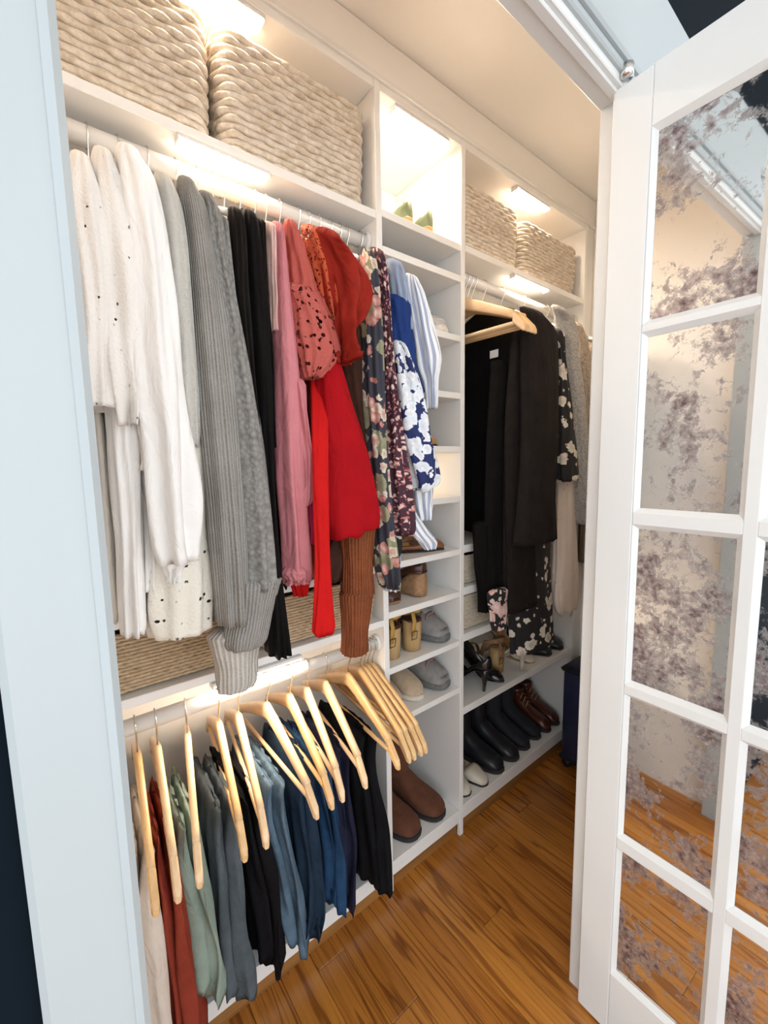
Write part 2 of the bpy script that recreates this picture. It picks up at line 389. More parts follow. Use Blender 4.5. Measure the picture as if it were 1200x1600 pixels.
bx('head_board', TRIMW, XJ0, XJ1, YF1-0.004, YF0+0.004, ZH, ZH+0.016, tr, 0.002)
bx('head_stop', TRIMW, XJ0, XJ1, YF1+0.004, YF0-0.024, ZH-0.006, ZH, tr, 0.002)
bx('head_casing', CASE_SHADED, -0.05, XJ1+0.34, YF1-0.020, YF1-0.001, ZH+0.030, ZH+0.215, tr, 0.004)
bx('head_casing_lip', CASE_SHADED, -0.05, XJ1+0.34, YF1-0.012, YF1-0.001, ZH+0.014, ZH+0.029, tr, 0.003)
# hinge-side roller catch under the head
rc = MB().tube([(0.885, YF1-0.014, ZH+0.004), (0.885, YF1-0.014, ZH+0.024)], 0.011, 14).build('roller_catch', STEEL, tr)

# ------------------------------------------------------------------ shelving units
SH = 0.019
X0L, X1L = XL+0.004, 0.704       # left bay
XT0, XT1 = 0.704, 1.041          # tower outer
TP = 0.0185
XRP = 1.765                      # right panel left face
ZT = 2.234
YD = YB-0.004
def shelf(p, x0, x1, zt, y0=0.001, th=SH, name='shelf'): return bx(name, MELA, x0, x1, y0, YD-0.012, zt-th, zt, p, 0.0012)
def rod(p, x0, x1, y, z):
    MB().tube([(x0, y, z), (x1, y, z)], 0.0165, 24).build('rod', RODM, p)
    for xx, d in ((x0, 1), (x1, -1)):
        so_ = MB().tube([(xx, y, z), (xx+d*0.008, y, z)], 0.024, 24).build('rod_socket', RODM, p)
        MB().tube([(xx+d*0.008, y-0.012, z+0.012), (xx+d*0.0095, y-0.012, z+0.012)], 0.003, 8).build('screw', STEEL, so_)
# left bay
lu = thing('shelving_unit', 'white built-in bay with two hanging rods, left of the shoe tower', 'shelving', (0.34, 0.15, 0))
bx('side_panel', MELA, X0L, X0L+TP, 0, YD, 0, ZT, lu)
bx('back_panel', MELA, X0L+TP, X1L-0.0005, YD-0.011, YD, 0.05, ZT, lu, 0.0)
XA, XB = X0L+TP+0.0005, X1L-0.0005
shelf(lu, XA, XB, ZT, name='top_panel'); shelf(lu, XA, XB, 1.934); shelf(lu, XA, XB, 1.022); shelf(lu, XA, XB, 0.864); shelf(lu, XA, XB, 0.098, th=0.046, name='bottom_shelf')
R1 = (0.045, 1.874); R2 = (0.036, 0.789); R3 = (0.045, 1.876)
rod(lu, XA, XB, *R1); rod(lu, XA, XB, *R2)
bx('toe_kick', KICKW, X0L, X1L, 0.014, 0.026, 0.0, 0.05, lu, 0.001)
# tower
tu = thing('shoe_tower', 'narrow white shelf tower of open shoe cubbies between the hanging bays', 'shelving', (0.872, 0.15, 0))
for xx in (XT0, XT1-TP):
    mb = MB().box(xx, xx+TP, 0, YD, 0.048, ZT, 0.0012)
    mb.box(xx, xx+TP, 0.0, 0.012, 0.0, 0.0479, 0.001)
    mb.build('side_panel', MELA, tu, False)
bx('back_panel', MELA, XT0+TP, XT1-TP, YD-0.011, YD, 0.05, ZT, tu, 0.0)
TA, TB = XT0+TP+0.0005, XT1-TP-0.0005
TZ = {'s1': 1.945, 's2': 1.857, 's3': 1.684, 's4': 1.513, 's5': 1.350, 's6': 1.193, 'A': 1.022, 'B': 0.881, 'C': 0.714, 'D': 0.550}
shelf(tu, TA, TB, ZT, name='top_panel')
for k, z in TZ.items(): shelf(tu, TA, TB, z)
shelf(tu, TA, TB, 0.098, th=0.046, name='bottom_shelf')
bx('toe_kick', KICKW, TA, TB, 0.014, 0.026, 0.0, 0.05, tu, 0.001)
# right bay
ru = thing('shelving_unit', 'white built-in bay with one hanging rod and low shoe shelves, right of the tower', 'shelving', (1.41, 0.15, 0))
mb = MB().box(XRP, XRP+TP, 0, YD, 0.048, ZT, 0.0012); mb.box(XRP, XRP+TP, 0, 0.012, 0, 0.0479, 0.001); mb.build('side_panel', MELA, ru, False)
bx('back_panel', MELA, XT1, XRP, YD-0.011, YD, 0.05, ZT, ru, 0.0)
RA, RB = XT1+0.0005, XRP-0.0005
shelf(ru, RA, RB, ZT, name='top_panel'); shelf(ru, RA, RB, 1.950); shelf(ru, RA, RB, 0.470, th=0.026); shelf(ru, RA, RB, 0.107, th=0.05, name='bottom_shelf')
for z in (1.032, 0.890, 0.730): shelf(ru, RA, 1.36, z, th=0.026)
bx('inner_panel', MELA, 1.3605, 1.3785, 0.001, YD-0.012, 0.704, 1.032, ru)
rod(ru, RA, RB, *R3)
bx('toe_kick', KICKW, RA, RB, 0.014, 0.026, 0.0, 0.05, ru, 0.001)
# filler and soffit
tr = thing('trim_4', None, None, (0.9, 0, ZT), kind='structure')
bx('soffit_board', WALLW, XL+0.001, XR-0.001, 0.0, 0.018, ZT+0.0005, ZC-0.001, tr, 0.002)
bx('soffit_lip', WHITE, XL+0.001, XR-0.001, -0.006, 0.0, ZT+0.0005, ZT+0.014, tr, 0.002)
bx('filler_strip', WHITE, XRP+TP+0.0005, XR-0.0005, 0.004, 0.020, 0.0, ZT, tr, 0.001)
# ------------------------------------------------------------------ led bars
def led(label, x0, x1, y, z, dm=None):
    t = thing('light_bar', label, 'light', ((x0+x1)/2, y, z), 'LED light bars under the shelves')
    bx('housing', RODM, x0, x1, y-0.013, y+0.013, z-0.008, z, t, 0.001)
    MB().tube([(x0+0.003, y, z-0.008), (x1-0.003, y, z-0.008)], [(0.0055, 0.0115)]*2, 16, ref=Vector((0, 0, 1))).build('diffuser', dm or LEDM, t)
    for xx in (x0, x1-0.003): bx('end_cap', RODM, xx, xx+0.003, y-0.013, y+0.013, z-0.0135, z-0.0081, t, 0.0005)
led('lit bar above the rope baskets, nearest the door frame', 0.225, 0.428, 0.016, ZT-SH-0.0005)
led('lit bar at the top of the shoe tower', 0.775, 0.975, 0.016, ZT-SH-0.0005)
led('lit bar above the right pair of rope baskets', 1.305, 1.505, 0.016, ZT-SH-0.0005)
led('lit bar beside the rod above the grey cardigans', 0.240, 0.420, 0.008, 1.934-SH-0.0005)
led('lit bar beside the rod above the grey long cardigan and black tops', 1.290, 1.500, 0.008, 1.950-SH-0.0005)
led('lit bar above the rod holding the trousers', 0.235, 0.445, 0.004, 0.864-SH-0.0005)
led('lit bar inside a cubby halfway up the shoe tower', 0.84, 0.94, 0.17, TZ['s5']-SH-0.0005, LEDS)

# ------------------------------------------------------------------ french door with antiqued mirror panes
XD = 0.890; DT = 0.036; DY0, DY1 = -0.488, -0.972; DZ0, DZ1 = 0.008, 1.985
door = thing('door_1', None, None, (XD+DT/2, DY0, 0), kind='structure')
BW = 0.008
cols = [(a-BW, b+BW) for a, b in [(-0.720, -0.567), (-0.908, -0.755)]]
rows_ = [(a-BW, b+BW) for a, b in [(0.171, 0.464), (0.506, 0.815), (0.851, 1.165), (1.205, 1.525), (1.555, 1.876)]]
fx0, fx1 = XD, XD+DT
bx('stile', TRIMW, fx0, fx1, cols[0][1], DY0, DZ0, DZ1, door, 0.003)
bx('stile', TRIMW, fx0, fx1, DY1, cols[1][0], DZ0, DZ1, door, 0.003)
bx('top_rail', TRIMW, fx0, fx1, cols[1][0], cols[0][1], rows_[-1][1], DZ1, door, 0.001)
bx('bottom_rail', TRIMW, fx0, fx1, cols[1][0], cols[0][1], DZ0, rows_[0][0], door, 0.001)
bx('muntin', TRIMW, fx0, fx1, cols[1][1], cols[0][0], rows_[0][0], rows_[-1][1], door, 0.001)
for (a, b), (c, d) in zip(rows_[:-1], rows_[1:]):
    for (y0, y1) in cols: bx('muntin', TRIMW, fx0, fx1, y0, y1, b, c, door, 0.001)
for (y0, y1) in cols:
    for (z0, z1) in rows_:
        p = bx('pane', ANTIQ, XD+0.011, XD+0.016, y0-0.002, y1+0.002, z0-0.002, z1+0.002, door, 0.0)
        # glazing bead: mitred strips round each pane
        mb = MB(); wdt = BW+0.0005
        pts = [(y0, z0), (y1, z0), (y1, z1), (y0, z1)]; inn = [(y0+wdt, z0+wdt), (y1-wdt, z0+wdt), (y1-wdt, z1-wdt), (y0+wdt, z1-wdt)]
        for k in range(4):
            a, b_, c, d = pts[k], pts[(k+1) % 4], inn[(k+1) % 4], inn[k]
            V = [Vector((XD+0.0008, *a)), Vector((XD+0.0008, *b_)), Vector((XD+0.0105, *c)), Vector((XD+0.0105, *d)), Vector((XD+0.011, *a)), Vector((XD+0.011, *b_))]
            o = len(mb.v); mb.v += V
            for fc in ([0, 1, 2, 3], [3, 2, 5, 4], [0, 3, 4], [1, 5, 2]): mb._face([i+o for i in fc])
        mb.build('glazing_bead', TRIMW, door, False)
door.rotation_euler = (0, 0, R(-1.6))      # not quite square to the wall

# ------------------------------------------------------------------ baskets
def rrect(w, d, r, n=10):
    P = []
    for cx, cy, a0 in ((w/2-r, d/2-r, 0), (-w/2+r, d/2-r, 90), (-w/2+r, -d/2+r, 180), (w/2-r, -d/2+r, 270)):
        for k in range(n): a = R(a0+90*k/(n-1)); P.append((cx+r*math.cos(a), cy+r*math.sin(a)))
    out = []                                  # resample
    L_ = [0]
    for i in range(len(P)): q = P[(i+1) % len(P)]; L_.append(L_[-1]+math.hypot(q[0]-P[i][0], q[1]-P[i][1]))
    T = L_[-1]; m = int(T/0.009); j = 0
    for k in range(m):
        s_ = T*k/m
        while L_[j+1] < s_: j += 1
        f = (s_-L_[j])/(L_[j+1]-L_[j]+1e-9); a, b = P[j], P[(j+1) % len(P)]
        out.append((lerp(a[0], b[0], f), lerp(a[1], b[1], f), s_))
    return out, T
def basket(label, x0, x1, y0, y1, z0, h, nrow, mat, group, bump_=0.0035, period=0.034, bulge=0.006, wob=0.0016):
    w_, d_ = x1-x0, y1-y0
    t = thing('woven_basket', label, 'basket', ((x0+x1)/2, (y0+y1)/2, z0), group)
    rh = h/nrow; base = Vector(((x0+x1)/2, (y0+y1)/2, z0+0.0045))
    protos = []
    for k in range(nrow):
        if k < 4:
            path, T = rrect(w_-2*bulge, d_-2*bulge, 0.028); np_ = max(4, round(T/period)); rng = random.Random(k+nrow)
            ph = math.pi*(k % 2)+rng.random()*0.6
            rs = []
            n = len(path)
            for i, (px_, py_, s_) in enumerate(path):
                a, b = path[i-1], path[(i+1) % n]; tx, ty = b[0]-a[0], b[1]-a[1]; l = math.hypot(tx, ty); nx, ny = ty/l, -tx/l
                wv = math.sin(2*math.pi*np_*s_/T+ph); dz = wob*(0.5*math.sin(2*math.pi*np_*s_/T+ph*1.7)+noise.noise(Vector((px_*14, py_*14, k*3.1))))
                off = bump_*wv*0.5
                ring = []
                for q in range(8):
                    an = 2*math.pi*q/8
                    ring.append(base+Vector((px_+nx*(off+0.0085*math.cos(an)), py_+ny*(off+0.0085*math.cos(an)), rh*0.5+dz+rh*0.51*math.sin(an))))
                rs.append(ring)
            rs.append(rs[0])
            o = MB().rings(rs, (False, False)).build('woven_row', mat, t); protos.append(o)
            o.location = Vector((0, 0, k*rh))
        else:
            o = inst(protos[k % 4], 'woven_row', t, (0, 0, k*rh))
        f = k/(nrow-1); s_ = 1.0-0.035*(1-f)**2+bulge*0.3*math.sin(f*math.pi)/w_; o.scale = (s_, s_, 1)
    bx('basket_floor', mat, x0+0.012, x1-0.012, y0+0.012, y1-0.012, z0+0.001, z0+0.008, t, 0.001)
    return t
BG = 'whitewashed rope baskets on the top shelves'
basket('whitewashed rope basket on the top shelf, cut off by the door frame', 0.006, 0.318, 0.022, 0.285, 1.9355, 0.226, 16, ROPE, BG, 0.004, 0.05)
basket('whitewashed rope basket on the top shelf beside the shoe tower', 0.330, 0.690, 0.016, 0.285, 1.9355, 0.224, 16, ROPE, BG, 0.004, 0.05)
basket('whitewashed rope basket right of the tower, under the rightmost top light', 1.050, 1.352, 0.022, 0.285, 1.9515, 0.19, 16, ROPE, BG, 0.004, 0.05)
basket('whitewashed rope basket in the far right corner of the top shelf', 1.366, 1.742, 0.018, 0.285, 1.9515, 0.178, 16, ROPE, BG, 0.004, 0.05)
BG2 = 'tan wicker baskets above the lower rod'
basket('tan wicker basket under the white and grey tops by the door frame', 0.014, 0.350, 0.016, 0.28, 0.8652, 0.118, 16, WICK, BG2, 0.0048, 0.017, 0.004, 0.0004)
basket('tan wicker basket under the red dress beside the tower', 0.362, 0.694, 0.016, 0.28, 0.8652, 0.118, 16, WICK, BG2, 0.0048, 0.017, 0.004, 0.0004)
BG3 = 'pale wicker boxes in the right bay'
basket('pale wicker box on the upper small shelf behind the black dress', 1.048, 1.348, 0.018, 0.28, 0.8912, 0.095, 14, PALEW, BG3, 0.002, 0.016, 0.003, 0.0004)
basket('pale wicker box on the lower small shelf behind the black dress', 1.048, 1.348, 0.018, 0.28, 0.7312, 0.118, 17, PALEW, BG3, 0.002, 0.016, 0.003, 0.0004)

# ------------------------------------------------------------------ hangers
def proj(P):
    q = Vector(P)-CAM; d = q.dot(_f); return 600+F*q.dot(CR)/d, 800-F*q.dot(CU)/d
def hook_pts(zb=-0.058, r=0.0200):
    P = [Vector((0, 0, zb)), Vector((0, 0.001, zb+0.014)), Vector((0, -0.006, -0.030))]
    for a in (-50, -20, 10, 40, 70, 100, 130, 160, 190, 215):
        P.append(Vector((0, -r*math.cos(R(a)), r*math.sin(R(a)))))
    return P
HL = 0.216
def arm_rings(u0, u1, n, hh0, hh1, th, shift=0.0):
    rs = []
    for i in range(n+1):
        u = lerp(u0, u1, i/n); a = min(1, abs(u)/HL); z = -0.078-0.092*a**1.15+shift
        hh = lerp(hh0, hh1, a**0.8); t = th*(1-0.15*a)
        pr = [(-t, -hh*0.7), (-t*0.6, -hh), (t*0.6, -hh), (t, -hh*0.7), (t, hh*0.7), (t*0.6, hh), (-t*0.6, hh), (-t, hh*0.7)]
        rs.append([Vector((x_, u, z+z_)) for x_, z_ in pr])
    return rs
class HangerKind: pass
def wood_hanger_proto(matw):
    k = HangerKind()
    k.hook = MB().tube(hook_pts(), 0.0016, 8)
    k.arms = MB().rings(arm_rings(-0.190, 0.190, 24, 0.021, 0.0105, 0.0072))
    k.tips = []
    for s_ in (-1, 1):
        rs = []
        for i in range(7):
            f = i/6; u = s_*lerp(0.1905, 0.226, f); z = -0.168-0.036*f
            hh = (0.0155-0.004*f)*(1 if i < 6 else 0.55); t = 0.0066*(1 if i < 6 else 0.6)
            pr = [(-t, -hh*0.7), (-t*0.6, -hh), (t*0.6, -hh), (t, -hh*0.7), (t, hh*0.7), (t*0.6, hh), (-t*0.6, hh), (-t, hh*0.7)]
            if s_ < 0: pr = pr[::-1]
            rs.append([Vector((x_, u, z+z_)) for x_, z_ in pr])
        k.tips.append(MB().rings(rs))
    k.bar = MB().tube([(0, -0.196, -0.182), (0, 0.196, -0.182)], 0.0052, 10)
    k.mats = (STEEL, matw); k.o = None; return k
WH = wood_hanger_proto(HANGW); WP = wood_hanger_proto(HANGP)
def place_wood(k, label, loc, yaw, group, cat='hanger', tilt=0.0):
    t = thing('wooden_hanger', label, cat, loc, group); t.rotation_euler = (0, tilt, yaw)
    if k.o is None:
        z = (0, 0, 0); k.o = [k.hook.build('hook', STEEL, t, loc=z), k.arms.build('arms', k.mats[1], t, loc=z)]
        k.o += [q.build('shoulder_tip', k.mats[1], t, False, loc=z) for q in k.tips]; k.o.append(k.bar.build('trouser_bar', k.mats[1], t, loc=z))
        for o in k.o: o.location = (0, 0, 0)
    else:
        for o in k.o:
            c = o.copy(); COL.objects.link(c); c.parent = t
    return t
def yaw_for(hx, ry_, rz, tip, n=61, lo=-60, hi=75):
    best = None
    for i in range(n*3):
        a = R(lerp(lo, hi, i/(n*3-1))); P = Vector((hx+0.226*math.sin(a), ry_-0.226*math.cos(a), rz-0.204))
        q = proj(P); d = abs(q[0]-tip[0])
        if best is None or d < best[0]: best = (d, a)
    return best[1]
thin = {}
def thin_hanger(label, x, rz, group, pale=False):
    t = thing('garment_hanger', label, 'hanger', (x, rz[0], rz[1]), group)
    key = pale
    if key not in thin:
        z = (0, 0, 0)
        a = MB().tube(hook_pts(-0.06), 0.0014, 8).build('hook', STEEL, t, loc=z)
        pts = [(0, u, -0.066-0.075*(abs(u)/0.172)**1.3) for u in [lerp(-0.172, 0.172, i/20) for i in range(21)]]
        b = MB().tube(pts, [(0.012 if abs(i-10) < 2 else 0.006, 0.005) for i in range(21)], 8, ref=Vector((0, 0, 1))).build('arms', HANGP if pale else RODM, t, loc=z)
        a.location = b.location = (0, 0, 0); thin[key] = (a, b)
    else:
        for o in thin[key]:
            c = o.copy(); COL.objects.link(c); c.parent = t
    return t

# ------------------------------------------------------------------ cloth builders
def nz(a, b, c): return noise.noise(Vector((a, b, c)))
def drape(name, mat, rows, y, dy, parent, seed=0, folds=9, amp=0.004, seg=56, nring=46, top=True, hem=0.0, twist=0.0):
    """rows of (pixel row, left, right) seen at depth y: a hanging tube of cloth with its own depth"""
    ks = []
    for r in rows:
        yy = r[3] if len(r) > 3 else y
        P = aty((r[1]+r[2])/2, r[0], yy); a = (aty(r[2], r[0], yy).x-aty(r[1], r[0], yy).x)/2
        tn = (P.x-CAM.x)/(P.y-CAM.y)
        ks.append([P, a, tn])
    if top: ks[0][1] *= 1.3
    amax = max(k[1] for k in ks)
    keys = []; s_ = 0.0
    for i, (P, a, tn) in enumerate(ks):
        if i: s_ += (P-ks[i-1][0]).length
        d = dy*min(1.0, 0.35+0.65*a/amax)
        hw = math.sqrt(max(a*a-(d*tn)**2, (0.45*a)**2))
        keys.append((s_, (P.x, P.y, P.z, hw, d)))
    T = s_; rings = []
    for j in range(nring+1):
        f = j/nring; cx, cy, cz, hw, d = spline(keys, T*f)
        hw = max(hw, 0.003); d = max(d, 0.003)
        ring = []
        for i in range(seg):
            ph = 2*math.pi*i/seg+twist*f
            c, s0 = math.cos(ph), math.sin(ph)
            fo = amp*(0.35+0.9*f)*(math.sin(folds*ph+seed*1.7+2.0*nz(f*2.2, seed, 0))*0.6+1.5*nz(c*2.3+seed, s0*2.3, f*3.0))
            e = 1.0+fo/max(hw, d*0.5)
            tilt = max(0.0, 1-f/0.28)*max(0.0, cz-CAM.z)*(d*s0*e)/(cy-CAM.y) if top else 0.0
            ring.append(Vector((cx+hw*c*e, cy+d*s0*e, cz+tilt+hem*f*nz(c*2, s0*2, seed+5)*(1 if j == nring else 0.3))))
        rings.append(ring)
    if top:
        c0 = sum(rings[0], Vector())/seg
        h = min((rings[0][0]-c0).length, 0.012)
        pre = []
        for sc_, up in ((0.35, 1.0), (0.75, 0.7)): pre.append([c0+(v-c0)*sc_+Vector((0, 0, h*up)) for v in rings[0]])
        rings = pre+rings
    # turned-in hem so that the open end has a visible thickness and an inside
    c1 = sum(rings[-1], Vector())/seg
    rings.append([c1+(v-c1)*0.90+Vector((0, 0, 0.001)) for v in rings[-1]])
    rings.append([c1+(v-c1)*0.80+Vector((0, 0, 0.030)) for v in rings[-1]])
    return MB().rings(rings[::-1], (True, True)).build(name, mat, parent)
def slab(name, mat, keys, t, y0, y1, parent, seed=0, folds=7, amp=0.004, seg=64, nring=40, shoulder=0.0, topt=0.35, hem=0.0, hook=None):
    """keys of (z, x of the near right edge): a folded garment hanging across the rod, between depths y0 and y1"""
    keys = sorted(keys, key=lambda k: -k[0]); z0 = keys[0][0]
    kk = [(z0-z, (x,)) for z, x in keys]; T = kk[-1][0]; yc, a = (y0+y1)/2, (y1-y0)/2
    rings = []
    for j in range(nring+1):
        f = j/nring; f = f*f*0.5+f*0.5; xr = spline(kk, T*f)[0]
        tt = t*(topt+(1-topt)*min(1, f*5)**0.6)*(1+0.25*f)
        ring = []
        for i in range(seg):
            ph = 2*math.pi*i/seg; c, s0 = math.cos(ph), math.sin(ph)
            uy = math.copysign(abs(s0)**0.75, s0); ux = math.copysign(abs(c)**0.8, c)
            fo = amp*(0.3+f)*(math.sin(folds*uy*2.2+seed+3*nz(f*2, seed, 1))*0.7+1.4*nz(uy*2.5+seed*3, ux, f*2.5))
            x_ = xr-tt/2+ux*tt/2+fo*(1 if ux > 0 else 0.7)
            zz = z0-T*f-shoulder*abs(uy)**1.4*(1-f)**2+hem*nz(uy*3, ux*2, seed)*(f**6)
            ring.append(Vector((x_, yc+a*uy*(0.93+0.07*f)+0.5*fo, zz)))
        rings.append(ring)
    c1 = sum(rings[-1], Vector())/seg
    rings.append([Vector((c1.x+(v.x-c1.x)*0.6, v.y*0.97+c1.y*0.03, v.z+0.002)) for v in rings[-1]])
    rings.append([Vector((c1.x+(v.x-c1.x)*0.5, v.y*0.97+c1.y*0.03, v.z+0.03)) for v in rings[-1]])
    return MB().rings(rings[::-1], (True, True)).build(name, mat, parent)
def zat(py, px, y): return aty(px, py, y).z
GU = 'clothes hanging on the upper rod left of the tower'
GR = 'clothes hanging on the rod right of the tower'
def garment(name, label, cat, rz, body, parts, grp, hang=None, hx=None):
    """body: (material, x of right edge at rod, thickness, hem z, seed[, y0, y1, shoulder z]); parts: (name, mat, rows, y, dy, kwargs)"""
    x = body[1]-body[2]/2 if hx is None else hx
    t = thing(name, label, cat, (x, rz[0], body[3]), grp)
    y0 = body[5] if len(body) > 5 else -0.10; y1 = body[6] if len(body) > 6 else 0.225
    slab('body', body[0], [(rz[1]-0.056, body[1]), (max(body[3], 1.046), body[1]+0.001)], body[2]*0.66, y0, y1, t, body[4], shoulder=0.072, topt=0.25, amp=0.004, hem=0.012)
    sl = None
    for i, p in enumerate(parts):
        kw = p[5] if len(p) > 5 else {}
        o = drape(p[0], p[1], p[2], p[3], p[4], sl if p[0] in ('cuff', 'puffed_cuff', 'scalloped_edge') and sl else t, seed=body[4]+i*3.3, **kw)
        if p[0] == 'sleeve': sl = o
    if hang: thin_hanger(hang, x, rz, 'hangers on the upper rods', pale=hang.startswith('wooden'))
    return t
# ------------------------------------------------------------------ upper left rod
F_white = fabric('white_cotton', (0.90, 0.88, 0.86), 'weave', 0.02)
F_cream = fabric('cream_cotton', (0.84, 0.79, 0.72), 'weave', 0.05)
F_fluff = fabric('white_fluff', (0.84, 0.82, 0.76), 'fluff', 0.06)
F_lacec = lace('cream_open_knit', (0.82, 0.78, 0.69), 80, 0.24, 0.10)
F_eyelet = lace('white_eyelet', (0.86, 0.82, 0.78), 60, 0.13)
F_grey1 = fabric('grey_rib', (0.30, 0.285, 0.265), 'rib', 0.12, 1.2)
F_grey2 = fabric('grey_chunky_knit', (0.33, 0.32, 0.30), 'knit', 0.12)
F_grey3 = fabric('pale_grey_rib', (0.50, 0.47, 0.43), 'rib', 0.1, 0.8)
F_black = fabric('black_knit', (0.006, 0.005, 0.005), 'weave', 0.2)
F_bbrown = fabric('brown_black', (0.016, 0.013, 0.012), 'weave', 0.2)
F_pinkp = fabric('pale_pink', (0.80, 0.55, 0.50), 'weave', 0.05)
F_pink = fabric('dusty_rose', (0.55, 0.20, 0.22), 'weave', 0.08)
F_coral = lace('coral_lace', (0.46, 0.095, 0.075), 90, 0.38, 0.15)
F_coralp = fabric('coral_cloth', (0.46, 0.10, 0.08), 'weave', 0.1)
F_rust = fabric('rust_red_crepe', (0.27, 0.018, 0.010), 'weave', 0.15)
F_rustlace = lace('rust_lace', (0.55, 0.09, 0.03), 150, 0.36, 0.30)
F_red = fabric('bright_red', (0.34, 0.004, 0.008), 'weave', 0.1)
F_red2 = fabric('tomato_red', (0.52, 0.009, 0.009), 'weave', 0.06)
F_brown = fabric('brown_rib', (0.20, 0.060, 0.024), 'rib', 0.2, 1.0)
F_dbrown = fabric('dark_brown', (0.055, 0.024, 0.016), 'weave', 0.2)
F_olive = floral('olive_floral', (0.035, 0.035, 0.05), [(22, 0.50, (0.30, 0.29, 0.18), (0.16, 0.17, 0.09)), (30, 0.42, (0.62, 0.55, 0.45), (0.45, 0.16, 0.12)), (26, 0.34, (0.50, 0.20, 0.17), (0.70, 0.50, 0.42))])
F_ditsy = floral('plum_ditsy_floral', (0.050, 0.014, 0.028), [(75, 0.40, (0.66, 0.40, 0.36), (0.80, 0.66, 0.58)), (110, 0.34, (0.45, 0.12, 0.12), (0.60, 0.25, 0.2))])
F_navyf = floral('navy_floral', (0.010, 0.022, 0.11), [(34, 0.60, (0.72, 0.76, 0.82), (0.56, 0.60, 0.66)), (46, 0.52, (0.80, 0.82, 0.84), (0.60, 0.64, 0.70))])
F_navy = fabric('navy_chambray', (0.016, 0.040, 0.16), 'weave', 0.1)
F_blue = fabric('pale_blue_chambray', (0.30, 0.36, 0.48), 'weave', 0.1)
F_stripe = stripes('blue_white_stripe', (0.84, 0.84, 0.85), (0.36, 0.40, 0.52), 16.0, 'X', 0.66)
F_blackf = floral('black_white_floral', (0.010, 0.010, 0.012), [(20, 0.40, (0.70, 0.66, 0.58), (0.45, 0.40, 0.34)), (30, 0.30, (0.66, 0.56, 0.50), (0.75, 0.72, 0.66))])

YS = -0.145
def gx(px, py, y=R1[0], z=None): return aty(px, py, y).x
def bodyx(px, py): return aty(px, py, YS).x     # garments hang square to the rod
# near-right silhouettes per garment
garment('lace_blouse', 'cream lace blouse half hidden behind the door frame', 'blouse', R1, (F_cream, 0.085, 0.035, 1.05, 1.0), [
    ('sleeve', F_eyelet, [(250, 112, 138), (300, 100, 160), (380, 105, 172), (520, 115, 178), (640, 120, 182)], YS, 0.05, {})], GU, 'metal hanger of the cream lace blouse by the door frame')
garment('eyelet_shirt', 'white shirt with eyelet dots and a long square hem, next to the lace blouse', 'shirt', R1, (F_white, 0.118, 0.030, 1.00, 2.0), [
    ('sleeve', F_eyelet, [(240, 150, 172), (270, 142, 190), (330, 140, 215), (460, 146, 240), (560, 160, 238), (630, 176, 236), (668, 182, 226)], YS, 0.05, {'amp': 0.007}),
    ('front_panel', F_white, [(560, 165, 215), (700, 168, 220), (850, 180, 224), (985, 188, 227)], YS+0.02, 0.05, {'amp': 0.003}),
    ('cuff', F_cream, [(640, 214, 235), (700, 220, 238), (735, 224, 242)], YS-0.02, 0.02, {})], GU, 'metal hanger of the white eyelet shirt')
garment('peasant_blouse', 'white blouse with a wide billowing sleeve and drooping cuff', 'blouse', R1, (F_white, 0.165, 0.034, 1.02, 3.0), [
    ('sleeve', F_white, [(238, 186, 214), (262, 182, 236), (320, 186, 252), (420, 196, 268), (540, 204, 282), (660, 212, 294), (760, 222, 301), (840, 236, 305), (875, 246, 306)], YS-0.01, 0.055, {'amp': 0.008, 'folds': 6}),
    ('cuff', F_white, [(868, 252, 292), (890, 256, 286), (908, 260, 278)], YS-0.01, 0.03, {'amp': 0.003}),
    ('front_panel', F_white, [(620, 205, 240), (760, 215, 246), (918, 222, 251)], YS+0.03, 0.04, {})], GU, 'metal hanger of the white billowing blouse')
garment('fluffy_sweater', 'fluffy white sweater with an open knit lace hem', 'sweater', R1, (F_fluff, 0.212, 0.034, 1.08, 4.0), [
    ('sleeve', F_fluff, [(282, 242, 266), (310, 240, 280), (380, 248, 292), (500, 258, 301), (620, 270, 309), (685, 280, 312), (700, 286, 311)], YS, 0.045, {'amp': 0.004}),
    ('open_knit_hem', F_lacec, [(690, 226, 318), (800, 228, 324), (900, 230, 330), (970, 232, 333), (985, 236, 333)], YS+0.03, 0.05, {'amp': 0.005})], GU, 'metal hanger of the fluffy white sweater')
garment('ribbed_cardigan', 'long grey ribbed cardigan, left of the two grey knits', 'cardigan', R1, (F_grey1, 0.262, 0.036, 0.98, 5.0), [
    ('sleeve', F_grey1, [(288, 280, 304), (312, 276, 322), (380, 284, 334), (500, 292, 354), (650, 304, 370), (800, 318, 382), (900, 328, 387), (968, 334, 388)], YS, 0.05, {'amp': 0.003}),
    ('hem_band', F_grey3, [(985, 334, 404), (1030, 336, 405), (1062, 338, 404), (1072, 339, 398)], YS+0.02, 0.04, {'amp': 0.002})], GU, 'metal hanger of the long grey ribbed cardigan')
garment('chunky_cardigan', 'grey chunky knit cardigan with a ribbed cuff', 'cardigan', R1, (F_grey2, 0.300, 0.034, 1.00, 6.0), [
    ('sleeve', F_grey2, [(308, 312, 332), (330, 310, 346), (400, 318, 358), (500, 332, 376), (600, 344, 396), (720, 356, 416), (850, 366, 428), (915, 368, 432)], YS, 0.05, {'amp': 0.003}),
    ('cuff', F_grey1, [(905, 360, 432), (950, 352, 430), (995, 346, 420), (1006, 350, 412)], YS, 0.05, {'amp': 0.002})], GU, 'metal hanger of the grey chunky cardigan')
